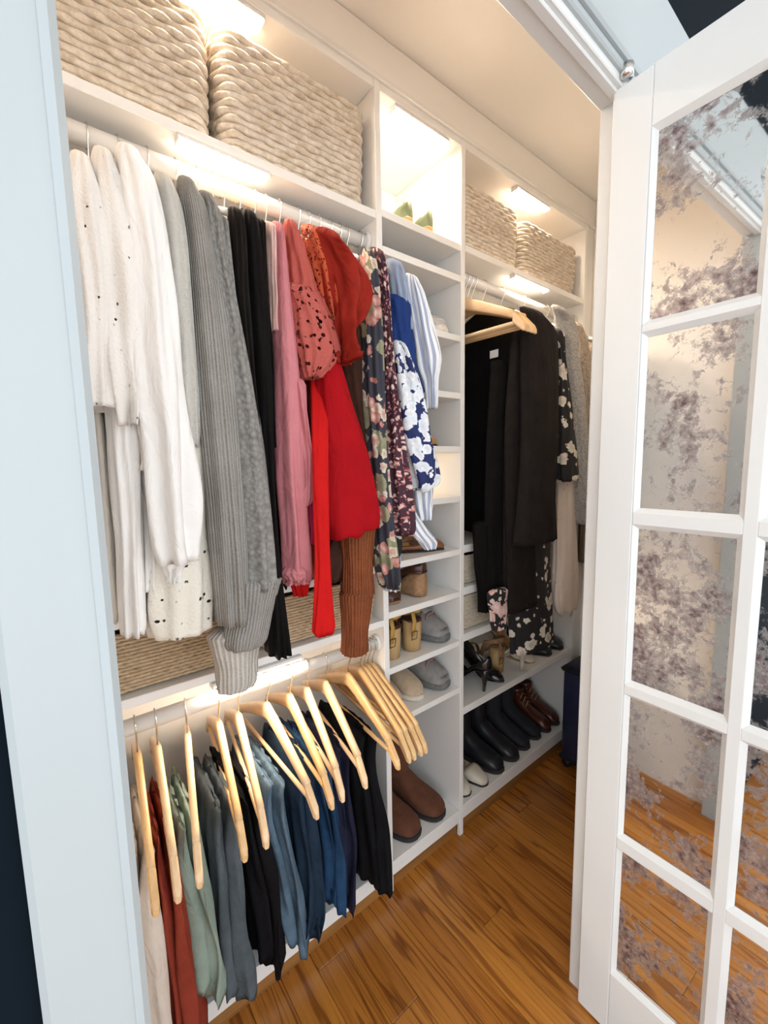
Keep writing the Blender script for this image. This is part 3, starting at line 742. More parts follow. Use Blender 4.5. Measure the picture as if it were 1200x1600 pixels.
garment('knit_top', 'thin grey knit top squeezed between the chunky cardigan and the black tops', 'top', R1, (F_grey2, 0.322, 0.02, 1.12, 7.0), [
    ('sleeve', F_grey2, [(342, 338, 354), (380, 338, 360), (460, 344, 368), (600, 360, 384), (760, 372, 398)], YS, 0.03, {'amp': 0.002})], GU, 'metal hanger of the thin grey knit top')
garment('dark_brown_top', 'brown black top hanging just before the black dress', 'top', R1, (F_bbrown, 0.345, 0.02, 1.0, 8.0), [
    ('sleeve', F_bbrown, [(330, 358, 376), (350, 356, 384), (450, 362, 388), (600, 376, 398), (800, 390, 412)], YS, 0.03, {})], GU, 'wooden hanger of the brown black top')
garment('black_dress', 'black long-sleeved dress between the grey knits and the pink cardigan', 'dress', R1, (F_black, 0.385, 0.034, 0.93, 9.0), [
    ('sleeve', F_black, [(336, 376, 398), (360, 372, 406), (450, 376, 414), (600, 388, 424), (750, 400, 430), (900, 408, 440), (1018, 414, 452)], YS, 0.04, {'amp': 0.003}),
    ('far_sleeve', F_bbrown, [(345, 398, 412), (420, 402, 416), (520, 404, 424), (700, 414, 430)], YS, 0.025, {})], GU, 'wooden hanger of the black dress')
garment('pale_pink_camisole', 'pale pink camisole with thin straps before the rose cardigan', 'top', R1, (F_pinkp, 0.408, 0.016, 1.12, 10.0), [
    ('strap', F_pinkp, [(350, 415, 428), (420, 416, 430), (520, 420, 432)], YS, 0.02, {})], GU, 'wooden hanger of the pale pink camisole')
garment('rose_cardigan', 'dusty rose cardigan with a long sleeve and gathered puffed cuff', 'cardigan', R1, (F_pink, 0.440, 0.030, 1.06, 11.0), [
    ('sleeve', F_pink, [(350, 428, 440), (372, 424, 446), (480, 424, 456), (600, 427, 468), (740, 432, 476), (830, 440, 479), (905, 443, 481)], YS, 0.035, {'amp': 0.004, 'folds': 5}),
    ('puffed_cuff', F_pink, [(600, 452, 474), (690, 464, 484), (712, 464, 495), (745, 464, 498), (775, 464, 494), (792, 466, 480)], YS-0.015, 0.03, {'amp': 0.004, 'folds': 11}),
    ('scalloped_edge', F_pink, [(890, 441, 480), (902, 441, 482), (910, 443, 480)], YS, 0.036, {'amp': 0.006, 'folds': 16})], GU, 'wooden hanger of the dusty rose cardigan')
garment('coral_lace_top', 'coral top with a cutwork lace sleeve', 'top', R1, (F_coralp, 0.470, 0.026, 1.05, 12.0), [
    ('shoulder', F_coralp, [(352, 446, 462), (380, 446, 474), (440, 452, 490), (470, 454, 500)], YS, 0.03, {}),
    ('lace_sleeve', F_coral, [(455, 452, 496), (490, 455, 516), (540, 460, 534), (556, 464, 537), (578, 468, 520), (592, 474, 498)], YS-0.01, 0.035, {'amp': 0.005, 'folds': 12}),
    ('magenta_lining', fabric('magenta_lining', (0.32, 0.02, 0.06), 'weave'), [(770, 470, 492), (830, 470, 494), (850, 474, 490)], YS+0.03, 0.02, {})], GU, 'wooden hanger of the coral lace top')
garment('ruffle_dress', 'rust red dress with a rolled ruffle shoulder over bright red skirts', 'dress', R1, (F_rust, 0.520, 0.032, 1.10, 13.0), [
    ('lace_shoulder', F_rustlace, [(362, 474, 504), (380, 474, 520), (420, 484, 528), (470, 496, 530), (520, 510, 534)], YS, 0.035, {'amp': 0.006}),
    ('ruffle', F_rust, [(368, 500, 530), (384, 498, 548), (420, 504, 566), (452, 512, 574), (480, 518, 568), (520, 520, 548), (570, 526, 540)], YS-0.03, 0.04, {'amp': 0.020, 'folds': 4, 'twist': 2.2})], GU, 'metal hanger of the rust ruffle dress')
garment('red_skirted_dress', 'bright red flared dress with a long narrow tie hanging down', 'dress', R1, (F_red, 0.545, 0.03, 1.10, 14.0), [
    ('skirt', F_red, [(560, 492, 524), (620, 490, 548), (690, 490, 568), (760, 492, 583), (812, 496, 594), (830, 500, 592)], YS, 0.06, {'amp': 0.007, 'folds': 4, 'hem': 0.02}),
    ('tie', F_red2, [(560, 486, 502, YS+0.03), (620, 486, 512, YS+0.0), (680, 487, 514, YS-0.04), (760, 490, 514), (880, 494, 516), (950, 492, 520), (985, 490, 523), (992, 496, 520)], YS-0.06, 0.012, {'amp': 0.003, 'folds': 3}),
    ('under_hem', F_red2, [(880, 454, 480), (915, 456, 481), (930, 460, 478)], YS+0.02, 0.02, {})], GU, 'metal hanger of the bright red dress')
garment('brown_cardigan', 'dark brown fuzzy cardigan with a ribbed cuff below the red skirt', 'cardigan', R1, (F_dbrown, 0.575, 0.034, 1.06, 15.0), [
    ('body_front', F_dbrown, [(500, 524, 560), (620, 536, 574), (760, 552, 586), (860, 500, 580), (905, 500, 545)], YS+0.04, 0.04, {}),
    ('sleeve', F_brown, [(800, 534, 582), (870, 533, 582), (930, 534, 583)], YS, 0.04, {'amp': 0.003}),
    ('cuff', F_brown, [(925, 536, 578), (980, 534, 576), (1018, 533, 575)], YS, 0.035, {'amp': 0.002, 'folds': 14})], GU, 'metal hanger of the brown cardigan')
garment('olive_floral_dress', 'black dress with large olive and rose flowers', 'dress', R1, (F_olive, 0.602, 0.026, 1.03, 16.0), [
    ('sleeve', F_olive, [(394, 562, 582), (415, 560, 590), (500, 562, 596), (620, 566, 600), (740, 576, 606), (830, 582, 616), (895, 588, 624), (918, 596, 620)], YS, 0.035, {'amp': 0.004})], GU, 'metal hanger of the olive floral dress')
garment('plum_floral_blouse', 'plum blouse with a tiny pink flower print', 'blouse', R1, (F_ditsy, 0.628, 0.024, 1.06, 17.0), [
    ('sleeve', F_ditsy, [(394, 580, 598), (420, 584, 604), (520, 592, 612), (640, 597, 624), (760, 602, 641), (825, 607, 646), (836, 612, 642)], YS, 0.035, {'amp': 0.004})], GU, 'metal hanger of the plum floral blouse')
garment('navy_floral_dress', 'navy dress with dense white blossom sleeves', 'dress', R1, (F_navy, 0.650, 0.024, 1.06, 18.0), [
    ('shoulder', F_blue, [(412, 608, 626), (440, 606, 634), (520, 612, 642)], YS, 0.03, {}),
    ('sleeve', F_navy, [(470, 608, 638), (560, 612, 650), (612, 620, 664)], YS-0.006, 0.03, {}),
    ('blossom_flounce', F_navyf, [(540, 608, 632), (612, 612, 660), (680, 618, 673), (735, 630, 683), (756, 636, 682), (766, 640, 664)], YS-0.012, 0.045, {'amp': 0.007, 'folds': 6, 'hem': 0.01}),
    ('hem', F_blackf, [(822, 600, 626), (850, 600, 626), (880, 602, 625)], YS+0.02, 0.025, {})], GU, 'metal hanger of the navy floral dress')
garment('striped_blouse', 'white blouse with thin blue stripes and a puffed sleeve, last before the tower', 'blouse', R1, (F_stripe, 0.690, 0.022, 1.04, 19.0), [
    ('sleeve', F_stripe, [(436, 634, 650), (460, 632, 664), (520, 640, 678), (560, 646, 688), (578, 650, 686), (596, 658, 680), (640, 664, 676)], YS, 0.035, {'amp': 0.006, 'folds': 8}),
    ('tail', F_stripe, [(740, 640, 674), (790, 643, 674), (812, 648, 672)], YS+0.02, 0.03, {}),
    ('tie_end', F_stripe, [(806, 634, 650), (830, 642, 668), (848, 656, 682), (858, 664, 680)], YS-0.01, 0.014, {}),
    ('shirt_hem', F_stripe, [(870, 606, 624), (900, 604, 622), (922, 602, 620)], YS+0.03, 0.02, {})], GU, 'metal hanger of the striped blouse')

# ------------------------------------------------------------------ lower rod: trousers on wooden hangers
GT = 'trousers folded over wooden hangers'
GHW = 'wooden hangers on the lower rod'
J_cream = fabric('cream_twill', (0.74, 0.66, 0.58), 'weave', 0.06)
J_rust = fabric('rust_twill', (0.27, 0.045, 0.025), 'weave', 0.15)
J_sage = fabric('sage_twill', (0.27, 0.34, 0.29), 'weave', 0.1)
J_grey = fabric('grey_blue_denim', (0.095, 0.118, 0.135), 'denim', 0.2)
J_black = fabric('black_denim', (0.007, 0.007, 0.009), 'denim', 0.2)
J_blue = fabric('washed_blue_denim', (0.105, 0.165, 0.23), 'denim', 0.25)
J_dblue = fabric('dark_blue_denim', (0.018, 0.036, 0.065), 'denim', 0.25)
J_mid = fabric('mid_blue_denim', (0.018, 0.055, 0.125), 'denim', 0.25)
J_indigo = fabric('indigo_denim', (0.020, 0.022, 0.050), 'denim', 0.25)
YN = -0.10
spec = [
 # label bits, hook px, tip px, material, near right edge rows, thickness
 ('cream trousers beside the door frame', (212, 1146), (243, 1419), J_cream, [(1300, 232), (1400, 252), (1500, 263), (1600, 272), (1660, 276)], 0.05),
 ('rust red trousers', (244, 1140), (278, 1400), J_rust, [(1225, 262), (1300, 280), (1400, 297), (1500, 306), (1600, 322), (1640, 324)], 0.045),
 ('sage green trousers', (291, 1124), (312, 1380), J_sage, [(1200, 305), (1280, 320), (1380, 334), (1480, 350), (1556, 358)], 0.045),
 ('grey blue jeans', (341, 1106), (382, 1341), J_grey, [(1180, 355), (1260, 374), (1360, 388), (1460, 396), (1560, 404)], 0.055),
 ('black jeans beside the washed blue jeans', (372, 1094), (417, 1319), J_black, [(1170, 396), (1260, 418), (1360, 440), (1460, 452), (1510, 455)], 0.05),
 ('washed blue jeans with a frayed hem', (417, 1080), (496, 1268), J_blue, [(1165, 424), (1250, 452), (1350, 470), (1440, 486), (1482, 494)], 0.05),
 ('dark blue jeans with a frayed hem', (453, 1068), (519, 1260), J_dblue, [(1150, 468), (1250, 500), (1350, 512), (1430, 516), (1462, 510)], 0.045),
 ('mid blue jeans', (480, 1060), (537, 1247), J_mid, [(1140, 500), (1240, 532), (1340, 544), (1428, 546)], 0.04),
 ('indigo jeans', (509, 1050), (572, 1225), J_indigo, [(1120, 530), (1220, 556), (1320, 564), (1420, 562)], 0.04),
 ('black trousers nearest the tower', (544, 1042), (623, 1194), J_black, [(1100, 560), (1180, 596), (1280, 612), (1390, 622)], 0.06)]
for i, (what, hk, tip, mat, rows, th) in enumerate(spec):
    hx = aty(hk[0], hk[1], R2[0]).x
    a = yaw_for(hx, R2[0], R2[1], tip)
    place_wood(WP if i % 3 else WH, 'wooden hanger holding the '+what, (hx, R2[0], R2[1]), a, GHW)
    keys = [(aty(px, py, YN).z, aty(px, py, YN).x) for py, px in rows]
    zb = R2[1]-0.182
    top = zb+0.010
    keys = [(z_, x_) for z_, x_ in keys if z_ < top-0.03]
    xb = hx+math.sin(a)*(R2[0]-YN)
    keys = [(top, min(xb+0.012, keys[0][1]))]+keys
    t = thing('folded_trousers', what+' folded over a wooden hanger', 'trousers', (keys[-1][1]-th/2, R2[0], keys[-1][0]), GT)
    slab('near_leg', mat, keys, th*0.62, YN, 0.14, t, seed=i*2.1, folds=8, amp=0.010, topt=0.3, hem=0.02, shoulder=0.012)
    slab('far_leg', mat, [(z_+0.006, x_-th*0.5) for z_, x_ in keys[:-1]]+[(keys[-1][0]+0.03, keys[-1][1]-th*0.5)], th*0.6, YN+0.012, 0.155, t, seed=i*2.1+9, folds=8, amp=0.010, topt=0.3, hem=0.02, shoulder=0.012)
for i, (hk, tip) in enumerate([((563, 1034), (641, 1188)), ((569, 1031), (649, 1184)), ((575, 1029), (659, 1177)), ((582, 1027), (667, 1169))]):
    hx = aty(hk[0], hk[1], R2[0]).x
    place_wood(WH, ['first empty wooden hanger right of the black trousers', 'second empty wooden hanger right of the black trousers', 'third empty wooden hanger right of the black trousers', 'empty wooden hanger closest to the tower panel on the lower rod'][i], (hx, R2[0], R2[1]), yaw_for(hx, R2[0], R2[1], tip), GHW)

# ------------------------------------------------------------------ right rod
YR = -0.12
GH3 = 'wooden hangers on the right rod'
for i, (hx, aa) in enumerate([(1.069, 4), (1.088, 4), (1.107, 4), (1.126, 4)]):
    place_wood(WH if i % 2 else WP, ['empty wooden hanger closest to the tower in the right bay', 'second empty wooden hanger from the tower in the right bay', 'third empty wooden hanger from the tower in the right bay', 'outermost empty wooden hanger before the black tops'][i], (hx, R3[0], R3[1]), R(aa), GH3)
bs = garment('black_sweater', 'black sweater with a white neck label, behind the empty wooden hangers', 'sweater', R3, (F_black, 1.205, 0.05, 1.055, 21.0, -0.13, 0.22), [
    ('sleeve', F_black, [(570, 772, 806), (700, 760, 802), (820, 757, 796), (925, 762, 797)], -0.05, 0.022, {}),
    ('flounced_sleeve', F_black, [(820, 742, 764), (880, 742, 770), (915, 748, 768), (955, 750, 768)], -0.035, 0.02, {'amp': 0.006})], GR, 'metal hanger of the black sweater')
bp = atx(772, 552, 1.166)
bx('neck_label', F_white, 1.1650, 1.1670, bp.y-0.016, bp.y+0.016, bp.z-0.014, bp.z+0.010, bs, 0)
garment('charcoal_cardigan', 'long charcoal cardigan with a draped pocket', 'cardigan', R3, (F_bbrown, 1.30, 0.05, 0.86, 22.0, -0.09, 0.225), [
    ('sleeve', F_bbrown, [(488, 816, 848), (506, 814, 868), (560, 812, 873), (680, 812, 872), (780, 806, 868), (846, 800, 870)], YR, 0.045, {'amp': 0.005}),
    ('front_edge', F_bbrown, [(498, 812, 836), (560, 796, 834), (700, 788, 832), (850, 788, 834), (950, 788, 840)], -0.085, 0.025, {'amp': 0.006, 'folds': 4})], GR, 'metal hanger of the charcoal cardigan')
garment('black_floral_dress', 'long black dress with scattered white blossoms reaching the shoe shelf', 'dress', R3, (F_blackf, 1.42, 0.04, 1.05, 23.0), [
    ('long_skirt', F_blackf, [(780, 796, 856), (880, 796, 860), (960, 797, 862), (1008, 800, 866)], -0.05, 0.05, {'amp': 0.006}),
    ('pink_flower_panel', floral('pink_flower', (0.012, 0.010, 0.012), [(26, 0.55, (0.66, 0.42, 0.40), (0.75, 0.6, 0.55)), (40, 0.3, (0.7, 0.66, 0.6), (0.6, 0.5, 0.45))]), [(925, 764, 790), (950, 764, 792), (982, 768, 792)], YR+0.03, 0.02, {}),
    ('sleeve', F_blackf, [(520, 866, 880), (560, 866, 884), (640, 866, 894), (740, 868, 904), (752, 870, 902)], YR, 0.03, {})], GR, 'metal hanger of the black floral dress')
F_greige = fabric('light_grey_knit', (0.50, 0.49, 0.47), 'knit', 0.06, 1.4)
F_beige = fabric('beige_knit', (0.55, 0.46, 0.38), 'knit', 0.06, 1.4)
F_sheer = lace('cream_pink_lace', (0.74, 0.64, 0.56), 60, 0.14)
F_taupe = fabric('taupe_cloth', (0.30, 0.25, 0.18), 'weave', 0.1)
garment('grey_long_cardigan', 'light grey long cardigan beside the black floral dress', 'cardigan', R3, (F_greige, 1.575, 0.04, 1.06, 24.0), [
    ('sleeve', F_greige, [(484, 864, 886), (500, 866, 900), (560, 872, 906), (680, 886, 918), (790, 896, 926), (818, 898, 928)], YR, 0.035, {'amp': 0.004})], GR, 'metal hanger of the light grey cardigan')
garment('cream_lace_top', 'cream and pink lace top with a trailing hem', 'top', R3, (F_sheer, 1.625, 0.03, 1.06, 25.0), [
    ('trailing_hem', F_sheer, [(540, 876, 890), (770, 868, 900), (860, 866, 902), (935, 864, 904), (955, 870, 900)], YR+0.04, 0.03, {'amp': 0.006, 'hem': 0.02})], GR, 'metal hanger of the cream lace top')
garment('beige_cardigan', 'beige pink cardigan, last on the right rod', 'cardigan', R3, (F_beige, 1.70, 0.035, 1.06, 26.0), [
    ('sleeve', F_beige, [(508, 892, 908), (530, 894, 918), (620, 902, 926), (760, 912, 934), (815, 914, 938)], YR+0.02, 0.03, {'amp': 0.004})], GR, 'metal hanger of the beige cardigan')
# hook rail on the right wall with two more garments
rl = thing('hook_rail', 'short dark bronze peg rail on the right wall', 'rail', (XR-0.02, -0.09, 1.74))
for k, yy in enumerate((-0.05, -0.15)):
    MB().tube([(XR-0.0005, yy, 1.735), (XR-0.04, yy, 1.735), (XR-0.055, yy, 1.748)], 0.006, 10).build('peg', BRONZE, rl)
bx('rail', BRONZE, XR-0.012, XR-0.0005, -0.22, 0.0, 1.715, 1.755, rl, 0.002)
F_drk = fabric('charcoal_cloth', (0.06, 0.06, 0.07), 'weave', 0.1)
def wallgar(name, label, cat, mat, y0, y1, zt, zb, th, seed):
    t = thing(name, label, cat, (XR-0.03, (y0+y1)/2, zb))
    slab('body', mat, [(zt, XR-0.006), (zb, XR-0.004)], th, y0, y1, t, seed, shoulder=0.05, topt=0.3)
    MB().tube([((XR-0.055), (y0+y1)/2, zt-0.02), (XR-0.05, (y0+y1)/2, zt+0.012), (XR-0.04, (y0+y1)/2, zt-0.01)], 0.002, 8).build('loop', mat, t)
wallgar('taupe_coat', 'taupe coat hanging on the right wall peg rail', 'coat', F_taupe, -0.085, 0.0, 1.735, 0.86, 0.05, 31)
wallgar('charcoal_jacket', 'charcoal jacket hanging on the right wall beside the door frame', 'jacket', F_drk, -0.19, -0.09, 1.735, 1.1, 0.05, 32)
# suitcase
st = thing('suitcase', 'navy suitcase standing on the floor against the right wall', 'suitcase', (1.68, -0.18, 0))
F_nvy = plain('navy_nylon', (0.020, 0.026, 0.075), 0.5, 40, 0.15, 0.2, 400)
F_nvd = plain('navy_black_trim', (0.010, 0.012, 0.020), 0.45)
MB().box(1.608, 1.825, -0.32, -0.035, 0.03, 0.46, 0.03).build('shell', F_nvy, st)
MB().box(1.601, 1.6075, -0.30, -0.055, 0.07, 0.40, 0.003).build('front_pocket', F_nvy, st)
for z0 in (0.04, 0.43): MB().box(1.606, 1.827, -0.322, -0.033, z0, z0+0.02, 0.008).build('piping', F_nvd, st)
MB().tube([(1.70, -0.24, 0.455), (1.70, -0.22, 0.49), (1.70, -0.14, 0.49), (1.70, -0.12, 0.455)], 0.009, 10).build('handle', F_nvd, st)
for xx in (1.64, 1.795):
    for yy in (-0.295, -0.06): MB().tube([(xx-0.012, yy, 0.018), (xx+0.012, yy, 0.018)], 0.018, 16).build('wheel', F_nvd, st)
# ------------------------------------------------------------------ shoes
def plainleather(n, c, r=0.35): return plain(n, c, r, 25, 0.12, 0.15, 160, coat=0.1)
S_green = plain('olive_satin', (0.20, 0.24, 0.13), 0.35, 30, 0.15); S_tan = plainleather('tan_leather', (0.46, 0.24, 0.08)); S_beige = plain('beige_suede', (0.55, 0.42, 0.29), 0.9, 60, 0.12, 0.3, 500, sheen=0.3)
S_gmesh = plain('pale_grey_mesh', (0.52, 0.52, 0.50), 0.8, 80, 0.1, 0.4, 500); S_sole = plain('white_rubber', (0.74, 0.70, 0.66), 0.6); S_dkg = plain('charcoal_mesh', (0.16, 0.16, 0.16), 0.75, 80, 0.2, 0.4, 500)
S_grey = plain('grey_suede', (0.27, 0.26, 0.25), 0.85, 60, 0.15, 0.3, 400); S_brown = plainleather('brown_leather', (0.20, 0.075, 0.025), 0.4); S_dkbr = plainleather('dark_brown_leather', (0.060, 0.022, 0.014), 0.35)
S_cork = plain('cork_brown', (0.36, 0.20, 0.10), 0.7, 90, 0.2, 0.3, 300); S_tanw = wood('tan_stacked_heel', (0.56, 0.38, 0.18), (0.44, 0.27, 0.11), 2, 2.0, 0.5)
S_must = plain('mustard_suede', (0.46, 0.27, 0.06), 0.8, 60, 0.12, 0.3, 400); S_suede = plain('cognac_suede', (0.115, 0.036, 0.014), 0.8, 40, 0.2, 0.3, 400, sheen=0.05)
S_black = plain('black_patent', (0.010, 0.010, 0.012), 0.12, coat=0.5); S_blk = plain('black_leather', (0.012, 0.013, 0.018), 0.35, 30, 0.2, 0.15, 200); S_blks = plain('navy_black_suede', (0.014, 0.014, 0.022), 0.8, 50, 0.2)
S_cream = plain('cream_leather', (0.66, 0.60, 0.50), 0.35, 30, 0.05); S_in = plain('shoe_lining', (0.50, 0.36, 0.22), 0.8); S_indk = plain('dark_lining', (0.03, 0.025, 0.025), 0.9)
S_burg = plainleather('oxblood_leather', (0.085, 0.022, 0.014), 0.22); S_redb = plain('russet_shaft', (0.15, 0.030, 0.016), 0.6, 30, 0.2); S_flf = plain('fleece', (0.72, 0.65, 0.55), 0.95, 60, 0.1, 0.8, 260); S_lace = plain('shoe_lace', (0.36, 0.18, 0.16), 0.8)
O0 = (0, 0, 0)
def loft_shoe(L_, keys, n=30, seg=28, openr=None, depth=0.0, flat=0.6):
    """keys: (t, half width, bottom z, top z); toe towards +x"""
    kk = [(k[0], k[1:]) for k in keys]; rs = []; top = []
    for j in range(n+1):
        t = j/n; t = 0.5-0.5*math.cos(math.pi*t); hw, zb, zt = spline(kk, t); hw = max(hw, 0.001)
        x_ = (t-0.5)*L_; zm = zb+(zt-zb)*0.38; ring = []
        op = 0.0
        if openr:
            a, b = openr
            if a < t < b: op = math.sin(math.pi*(t-a)/(b-a))**0.35
        for i in range(seg):
            ph = 2*math.pi*i/seg; c, s0 = math.cos(ph), math.sin(ph)
            y_ = hw*math.copysign(abs(c)**(0.8 if s0 > 0 else 0.6), c)
            z_ = zm+((zt-zm)*abs(s0)**0.9 if s0 > 0 else -(zm-zb)*abs(s0)**flat)
            if op and s0 > 0:
                q = 1-(y_/hw)**4; z_ = z_-depth*op*q if z_-depth*op*q > zb+0.006 else max(zb+0.006, z_-depth*op*q)
            ring.append(Vector((x_, y_, z_)))
        rs.append(ring)
    return MB().rings(rs, (True, True)), rs
def strip_in(rs, a, b, w=0.78, lift=0.0012, seg=28):
    out = []; n = len(rs)-1
    for j in range(int(a*n)+1, int(b*n)):
        top = [v for i, v in enumerate(rs[j]) if 0 < i < seg//2]
        c = sum(top, Vector())/len(top)
        out.append([Vector((v.x, v.y*w, v.z+lift)) for v in top])
    return out
def shoe_root(name, label, pos, ang, grp, cat='shoe'):
    t = thing(name, label, cat, pos, grp); t.rotation_euler = (0, 0, ang); return t
def pump(label, pos, ang, grp, mat, hmat, inmat, hh=0.075, L_=0.225, w=0.036, block=0.0, point=True, name='pump'):
    t = shoe_root(name, label, pos, ang, grp)
    k = [(0, 0.012, hh+0.004, hh+0.050), (0.06, 0.026, hh, hh+0.056), (0.2, 0.029, hh*0.92, hh*0.92+0.048), (0.38, 0.029, hh*0.55, hh*0.55+0.040),
         (0.58, w*0.95, hh*0.12, hh*0.10+0.044), (0.72, w, 0.002, 0.042), (0.88, w*0.72, 0.002, 0.030), (0.96, w*(0.4 if point else 0.6), 0.002, 0.020), (1, 0.005, 0.004, 0.011)]
    mb, rs = loft_shoe(L_, k, openr=(0.03, 0.70), depth=0.036)
    mb.build('upper', mat, t, loc=O0)
    so, _ = loft_shoe(L_*1.005, [(q[0], q[1]*0.96, max(0.0, q[2]-0.003), q[2]+0.004) for q in k]); so.build('sole', inmat if not block else hmat, t, loc=O0)
    ins = strip_in(rs, 0.08, 0.62)
    MB().rings(ins, (False, False), closed=False).build('insole', inmat, t, loc=O0)
    if hh > 0.02:
        xh = -0.5*L_+0.028
        if block: MB().tube([(xh, 0, hh+0.006), (xh, 0, hh*0.5), (xh+0.002, 0, 0.0)], [(block, block*0.95), (block*0.9, block*0.86), (block*0.86, block*0.82)], 20, ref=Vector((1, 0, 0))).build('heel', hmat, t, loc=O0)
        else: MB().tube([(xh, 0, hh+0.010), (xh-0.006, 0, hh*0.72), (xh-0.004, 0, hh*0.35), (xh-0.002, 0, 0.0)], [(0.022, 0.022), (0.013, 0.013), (0.007, 0.007), (0.006, 0.006)], 16, ref=Vector((1, 0, 0))).build('heel', hmat, t, loc=O0)
    return t
def flat(label, pos, ang, grp, mat, inmat, L_=0.235, w=0.040, name='flat_shoe', point=0.55):
    t = shoe_root(name, label, pos, ang, grp)
    k = [(0, 0.012, 0.006, 0.046), (0.07, 0.028, 0.004, 0.052), (0.3, 0.031, 0.004, 0.042), (0.55, w*0.93, 0.003, 0.040), (0.74, w, 0.003, 0.046), (0.9, w*0.75, 0.003, 0.034), (0.97, w*point, 0.004, 0.024), (1, 0.006, 0.006, 0.014)]
    mb, rs = loft_shoe(L_, k, openr=(0.03, 0.66), depth=0.034); mb.build('upper', mat, t, loc=O0)
    so, _ = loft_shoe(L_*1.015, [(q[0], q[1]*1.03, 0.0, 0.007) for q in k]); so.build('sole', S_indk, t, loc=O0)
    MB().rings(strip_in(rs, 0.08, 0.58), (False, False), closed=False).build('insole', inmat, t, loc=O0)
    return t
def sneaker(label, pos, ang, grp, mat, solem, lacem, L_=0.255, w=0.043):
    t = shoe_root('sneaker', label, pos, ang, grp)
    k = [(0, 0.016, 0.02, 0.080), (0.06, 0.034, 0.018, 0.100), (0.25, 0.038, 0.018, 0.094), (0.42, 0.040, 0.016, 0.092), (0.58, w*0.92, 0.014, 0.094), (0.75, w, 0.013, 0.074), (0.9, w*0.88, 0.014, 0.058), (0.97, w*0.66, 0.016, 0.044), (1, 0.014, 0.02, 0.030)]
    mb, rs = loft_shoe(L_, k, openr=(0.02, 0.44), depth=0.05); mb.build('upper', mat, t, loc=O0)
    so, _ = loft_shoe(L_*1.03, [(q[0], q[1]*1.07+0.001, 0.0 if 0.1 < q[0] < 0.9 else 0.004, 0.026) for q in k], flat=0.35); so.build('sole', solem, t, loc=O0)
    MB().rings(strip_in(rs, 0.05, 0.40, 0.85), (False, False), closed=False).build('lining', S_indk, t, loc=O0)
    # tongue and laces
    MB().tube([(0.055, 0, 0.084), (0.01, 0, 0.104), (-0.022, 0, 0.128)], [(0.006, 0.020)]*3, 12, ref=Vector((0, 0, 1))).build('tongue', mat, t, loc=O0)
    for i in range(4):
        xx = 0.066-i*0.019; zz = 0.080+i*0.008
        MB().tube([(xx, -0.030, zz-0.012), (xx-0.002, -0.014, zz+0.002), (xx, 0.014, zz+0.003), (xx-0.004, 0.030, zz-0.012)], 0.0026, 8).build('lace', lacem, t, loc=O0)
    MB().tube([(0.0, 0.004, 0.112), (0.02, 0.026, 0.120), (0.040, 0.032, 0.104), (0.02, 0.010, 0.104), (0.014, -0.024, 0.116), (0.038, -0.034, 0.100)], 0.0022, 8).build('bow', lacem, t, loc=O0)
    MB().tube([(0.112, -0.02, 0.040), (0.121, 0, 0.041), (0.112, 0.02, 0.040)], [(0.004, 0.009)]*3, 10).build('toe_guard', solem, t, loc=O0)
    return t
def boot(label, pos, ang, grp, mat, solem, H=0.20, L_=0.265, w=0.046, sw=0.052, lean=0.0, name='ankle_boot', heel=0.022):
    t = shoe_root(name, label, pos, ang, grp)
    k = [(0, 0.016, 0.014, 0.090), (0.07, 0.034, 0.012, 0.112), (0.25, 0.038, 0.012, 0.118), (0.42, 0.041, 0.012, 0.108), (0.58, w*0.92, 0.012, 0.080), (0.76, w, 0.011, 0.060), (0.9, w*0.84, 0.012, 0.048), (0.97, w*0.58, 0.014, 0.036), (1, 0.012, 0.018, 0.026)]
    mb, rs = loft_shoe(L_, k); mb.build('foot', mat, t, loc=O0)
    so, _ = loft_shoe(L_*1.02, [(q[0], q[1]*1.04+0.001, 0.0 if q[0] < 0.3 or q[0] > 0.5 else 0.004, 0.014) for q in k], flat=0.3); so.build('sole', solem, t, loc=O0)
    xs = -L_*0.5+0.068; rings = []
    for j in range(15):
        f = j/14; z_ = lerp(0.055, H, f); rx = lerp(0.058, sw, f**0.6)+0.002*nz(f*6, H, 1); ry_ = lerp(0.036, sw*0.86, f**0.8)
        cx = xs+lean*f*f
        rings.append([Vector((cx+rx*math.cos(2*math.pi*i/24)+0.0015*nz(i, f*5, 2), ry_*math.sin(2*math.pi*i/24), z_+0.008*math.cos(2*math.pi*i/24)*f)) for i in range(24)])
    c = sum(rings[-1], Vector())/24
    rings.append([c+(v-c)*0.93+Vector((0, 0, 0.002)) for v in rings[-1]]); rings.append([c+(v-c)*0.9+Vector((0, 0, -0.05)) for v in rings[-2]])
    sh_ = MB().rings(rings, (True, True)).build('shaft', mat, t, loc=O0)
    MB().tube([(xs-0.040+lean, 0, H-0.01), (xs-0.046+lean, 0, H+0.012), (xs-0.038+lean, 0, H+0.014), (xs-0.034+lean, 0, H-0.01)], [(0.002, 0.008)]*4, 8).build('pull_tab', mat, sh_, loc=O0)
    return t
